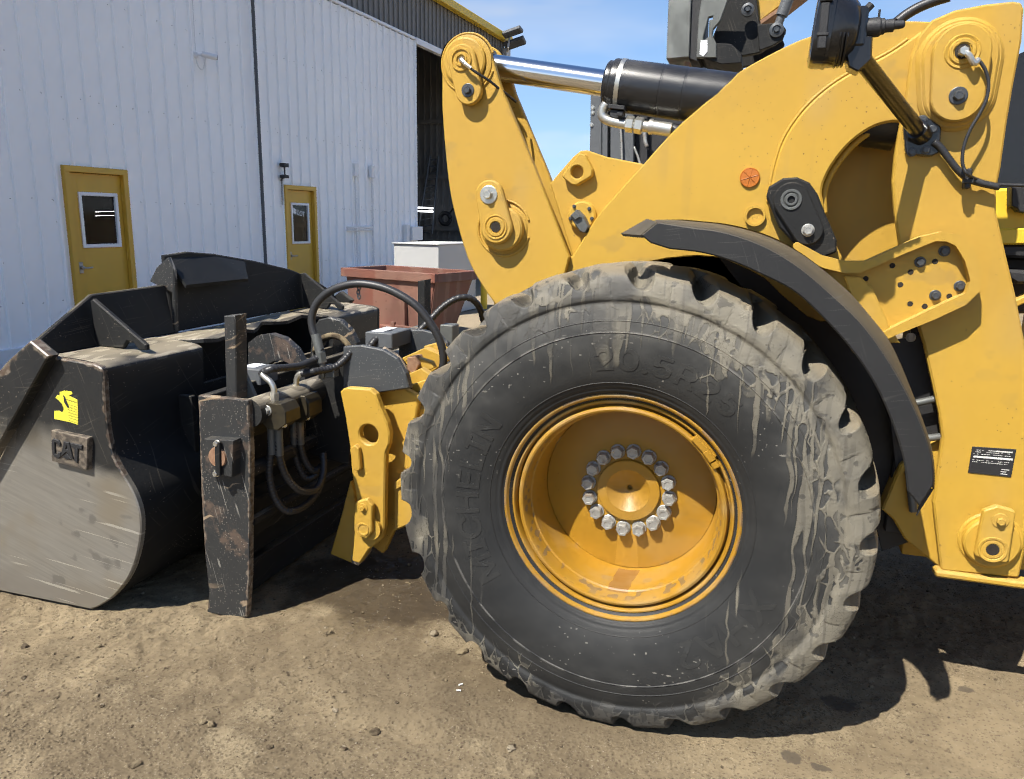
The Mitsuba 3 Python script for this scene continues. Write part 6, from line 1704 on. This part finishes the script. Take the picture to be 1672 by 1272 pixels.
add(TE + "__side_plate", plate(fc, TY - 0.02, TY + 0.03, 0.006, holes=[slot]), "plate_grey")
sl = [(-0.284, 3.126), (-0.229, 3.128), (-0.222, 3.036), (-0.255, 2.998), (-0.287, 3.019)]
add(TE + "__side_plate__wear_pad", plate(sl, TY - 0.026, TY - 0.02, 0.001), "trim_white")
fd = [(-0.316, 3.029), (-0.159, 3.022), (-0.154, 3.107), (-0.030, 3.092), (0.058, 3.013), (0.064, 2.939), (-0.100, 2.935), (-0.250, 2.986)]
add(TE + "__carriage_foot", [plate(fd, TY + 0.0, TY + 0.5, 0.006)], "black_steel")  # coloured black to stand in for the shadow on a brown foot
fe = [(-0.050, 3.629), (-0.208, 3.209), (-0.154, 3.097), (-0.025, 3.032), (0.196, 3.062), (0.339, 3.143), (0.401, 3.218), (0.366, 3.287), (0.287, 3.282), (0.177, 3.297), (0.142, 3.473), (0.120, 3.617)]
for y in (0.25, 0.75):
    add(TE + "__knuckle", plate(rnd(fe, 0.01), TY + y, TY + y + 0.07, 0.006), "black_steel", smooth=20)
ff_ = [(0.160, 3.268), (0.287, 3.275), (0.351, 3.277), (0.400, 3.217), (0.378, 3.141), (0.303, 3.096), (0.196, 3.062), (0.178, 3.160)]
add(TE + "__knuckle__ear", plate(rnd(ff_, 0.01), TY + 0.16, TY + 0.22, 0.006), "black_steel")
for q, r_ in (((0.075, 3.388), 0.055), ((0.322, 3.216), 0.06)):
    add(TE + "__knuckle__pin", [at_y(lathe_y([(r_, 0.0), (r_ * 0.97, -0.03), (r_ * 0.6, -0.035), (r_ * 0.55, -0.02), (0, -0.02)], *q, 28), TY + 0.17), hexbolt(*q, TY + 0.15, r_ * 0.4, 0.03)], "dark_bolt", smooth=25)
fg = [(-0.061, 3.773), (0.018, 3.528), (0.107, 3.417), (0.164, 3.327), (0.350, 3.460), (0.583, 3.656), (0.550, 4.003)]
add(TE + "__boom", [plate(fg, TY + 0.35, TY + 0.72, 0.01)], YP)
add(TE + "__boom__edge", plate([(0.157, 3.288), (0.373, 3.430), (0.589, 3.595), (0.584, 3.642), (0.360, 3.459), (0.154, 3.327)], TY + 0.34, TY + 0.73, 0.004), "rust")
j0, j1 = (0.320, 3.241), (0.426, 3.597)
add(TE + "__ram", [cyl((j0[0], TY + 0.25, j0[1]), (j1[0], TY + 0.25, j1[1]), 0.035, 20), cyl((j0[0] * 0.7 + j1[0] * 0.3, TY + 0.25, j0[1] * 0.7 + j1[1] * 0.3), (j1[0], TY + 0.25, j1[1]), 0.05, 20)], "mast_grey", smooth=30)
for px0, dxx in (([(-0.411, 2.982), (-0.370, 2.970), (-0.368, 2.873), (-0.388, 2.859), (-0.539, 2.894), (-0.724, 2.926), (-0.725, 2.940), (-0.541, 2.914), (-0.437, 2.905), (-0.418, 2.923)], 0.05), ([(-0.400, 3.110), (-0.349, 3.097), (-0.342, 2.994), (-0.363, 2.978), (-0.456, 3.004), (-0.481, 3.037), (-0.412, 3.029)], 0.75)):
    add(TE + "__fork", plate(px0, TY + dxx, TY + dxx + 0.13, 0.004), "rust")
jb = (0.576, 3.908)
add(TE + "__boom", tube([(jb[0] - 0.1, 5.5, jb[1]), (jb[0] + 0.9, 5.5, jb[1] + 0.75), (jb[0] + 3.5, 5.5, jb[1] + 2.4)], 0.19, 8, smooth=False), YP)
tag(TE, "raised dark fork carriage on a yellow telehandler boom against the sky", "telehandler")
ME = "steel_mast"
ma = [(-1.462, 3.092), (-1.291, 3.085), (-1.251, 2.179), (-1.440, 2.229)]
add(ME + "__upright", [plate([(-1.449, 3.091), (-1.341, 3.087), (-1.294, 1.995), (-1.424, 1.994)], 6.0, 6.12, 0.006), plate([(-1.338, 3.087), (-1.279, 3.085), (-1.236, 1.995), (-1.294, 1.995)], 6.02, 6.12, 0.004)], "mast_grey")
add(ME + "__upright", [plate([(-1.247, 3.084), (-1.018, 3.075), (-0.962, 1.996), (-1.204, 1.995)], 6.01, 6.12, 0.006)], "mast_grey")
add(ME + "__back_panel", [plate([(-1.291, 3.085), (-0.558, 3.059), (-0.491, 1.998), (-1.243, 1.995)], 6.14, 6.30, 0.006)], "matt_black")
add(ME + "__upright", [plate([(-0.956, 3.073), (-0.883, 3.071), (-0.824, 1.996), (-0.899, 1.996)], 6.05, 6.12, 0.006)], "matt_black")
mx = (-1.424, 1.994), (-0.491, 1.998)
add(ME + "__base", box(mx[0][0], mx[1][0], 6.0, 6.9, 0.0, mx[0][1] + 0.05, 0.02), "mast_grey")
for q in [(-1.416, 2.748), (-1.414, 2.700), (-1.422, 2.580)]:
    add(ME + "__bolt", hexbolt(*q, 6.0, 0.016, 0.012, 1.3), "zinc")
add(ME + "__cable", [tube([(x, 5.97, z) for x, z in [(-1.118, 2.599), (-1.094, 2.360), (-1.073, 2.057)]], 0.012, 8), tube([(x, 5.97, z) for x, z in [(-0.880, 2.565), (-0.859, 2.417), (-0.837, 2.357)]], 0.02, 8), tube([(x, 5.97, z) for x, z in [(-0.968, 2.358), (-0.911, 2.226), (-0.865, 2.057)]], 0.012, 8)], "bolt_steel", smooth=True)
tag(ME, "dark grey steel mast behind the chrome cylinder rod", "mast")
# far red and white vehicle, a few pixels over the arm
vx = (-8.141, 3.441)
DV = "parked_vehicle"
add(DV + "__body", [box(vx[0] - 1.2, vx[0] + 1.6, 30, 32, 0.3, 3.0, 0.1)], "red_paint")
add(DV + "__roof", [box(vx[0] - 1.1, vx[0] + 1.5, 30.1, 31.9, 3.0, 3.25, 0.05)], "trim_white")
tag(DV, "small far red and white vehicle seen beside the tilt lever", "vehicle")
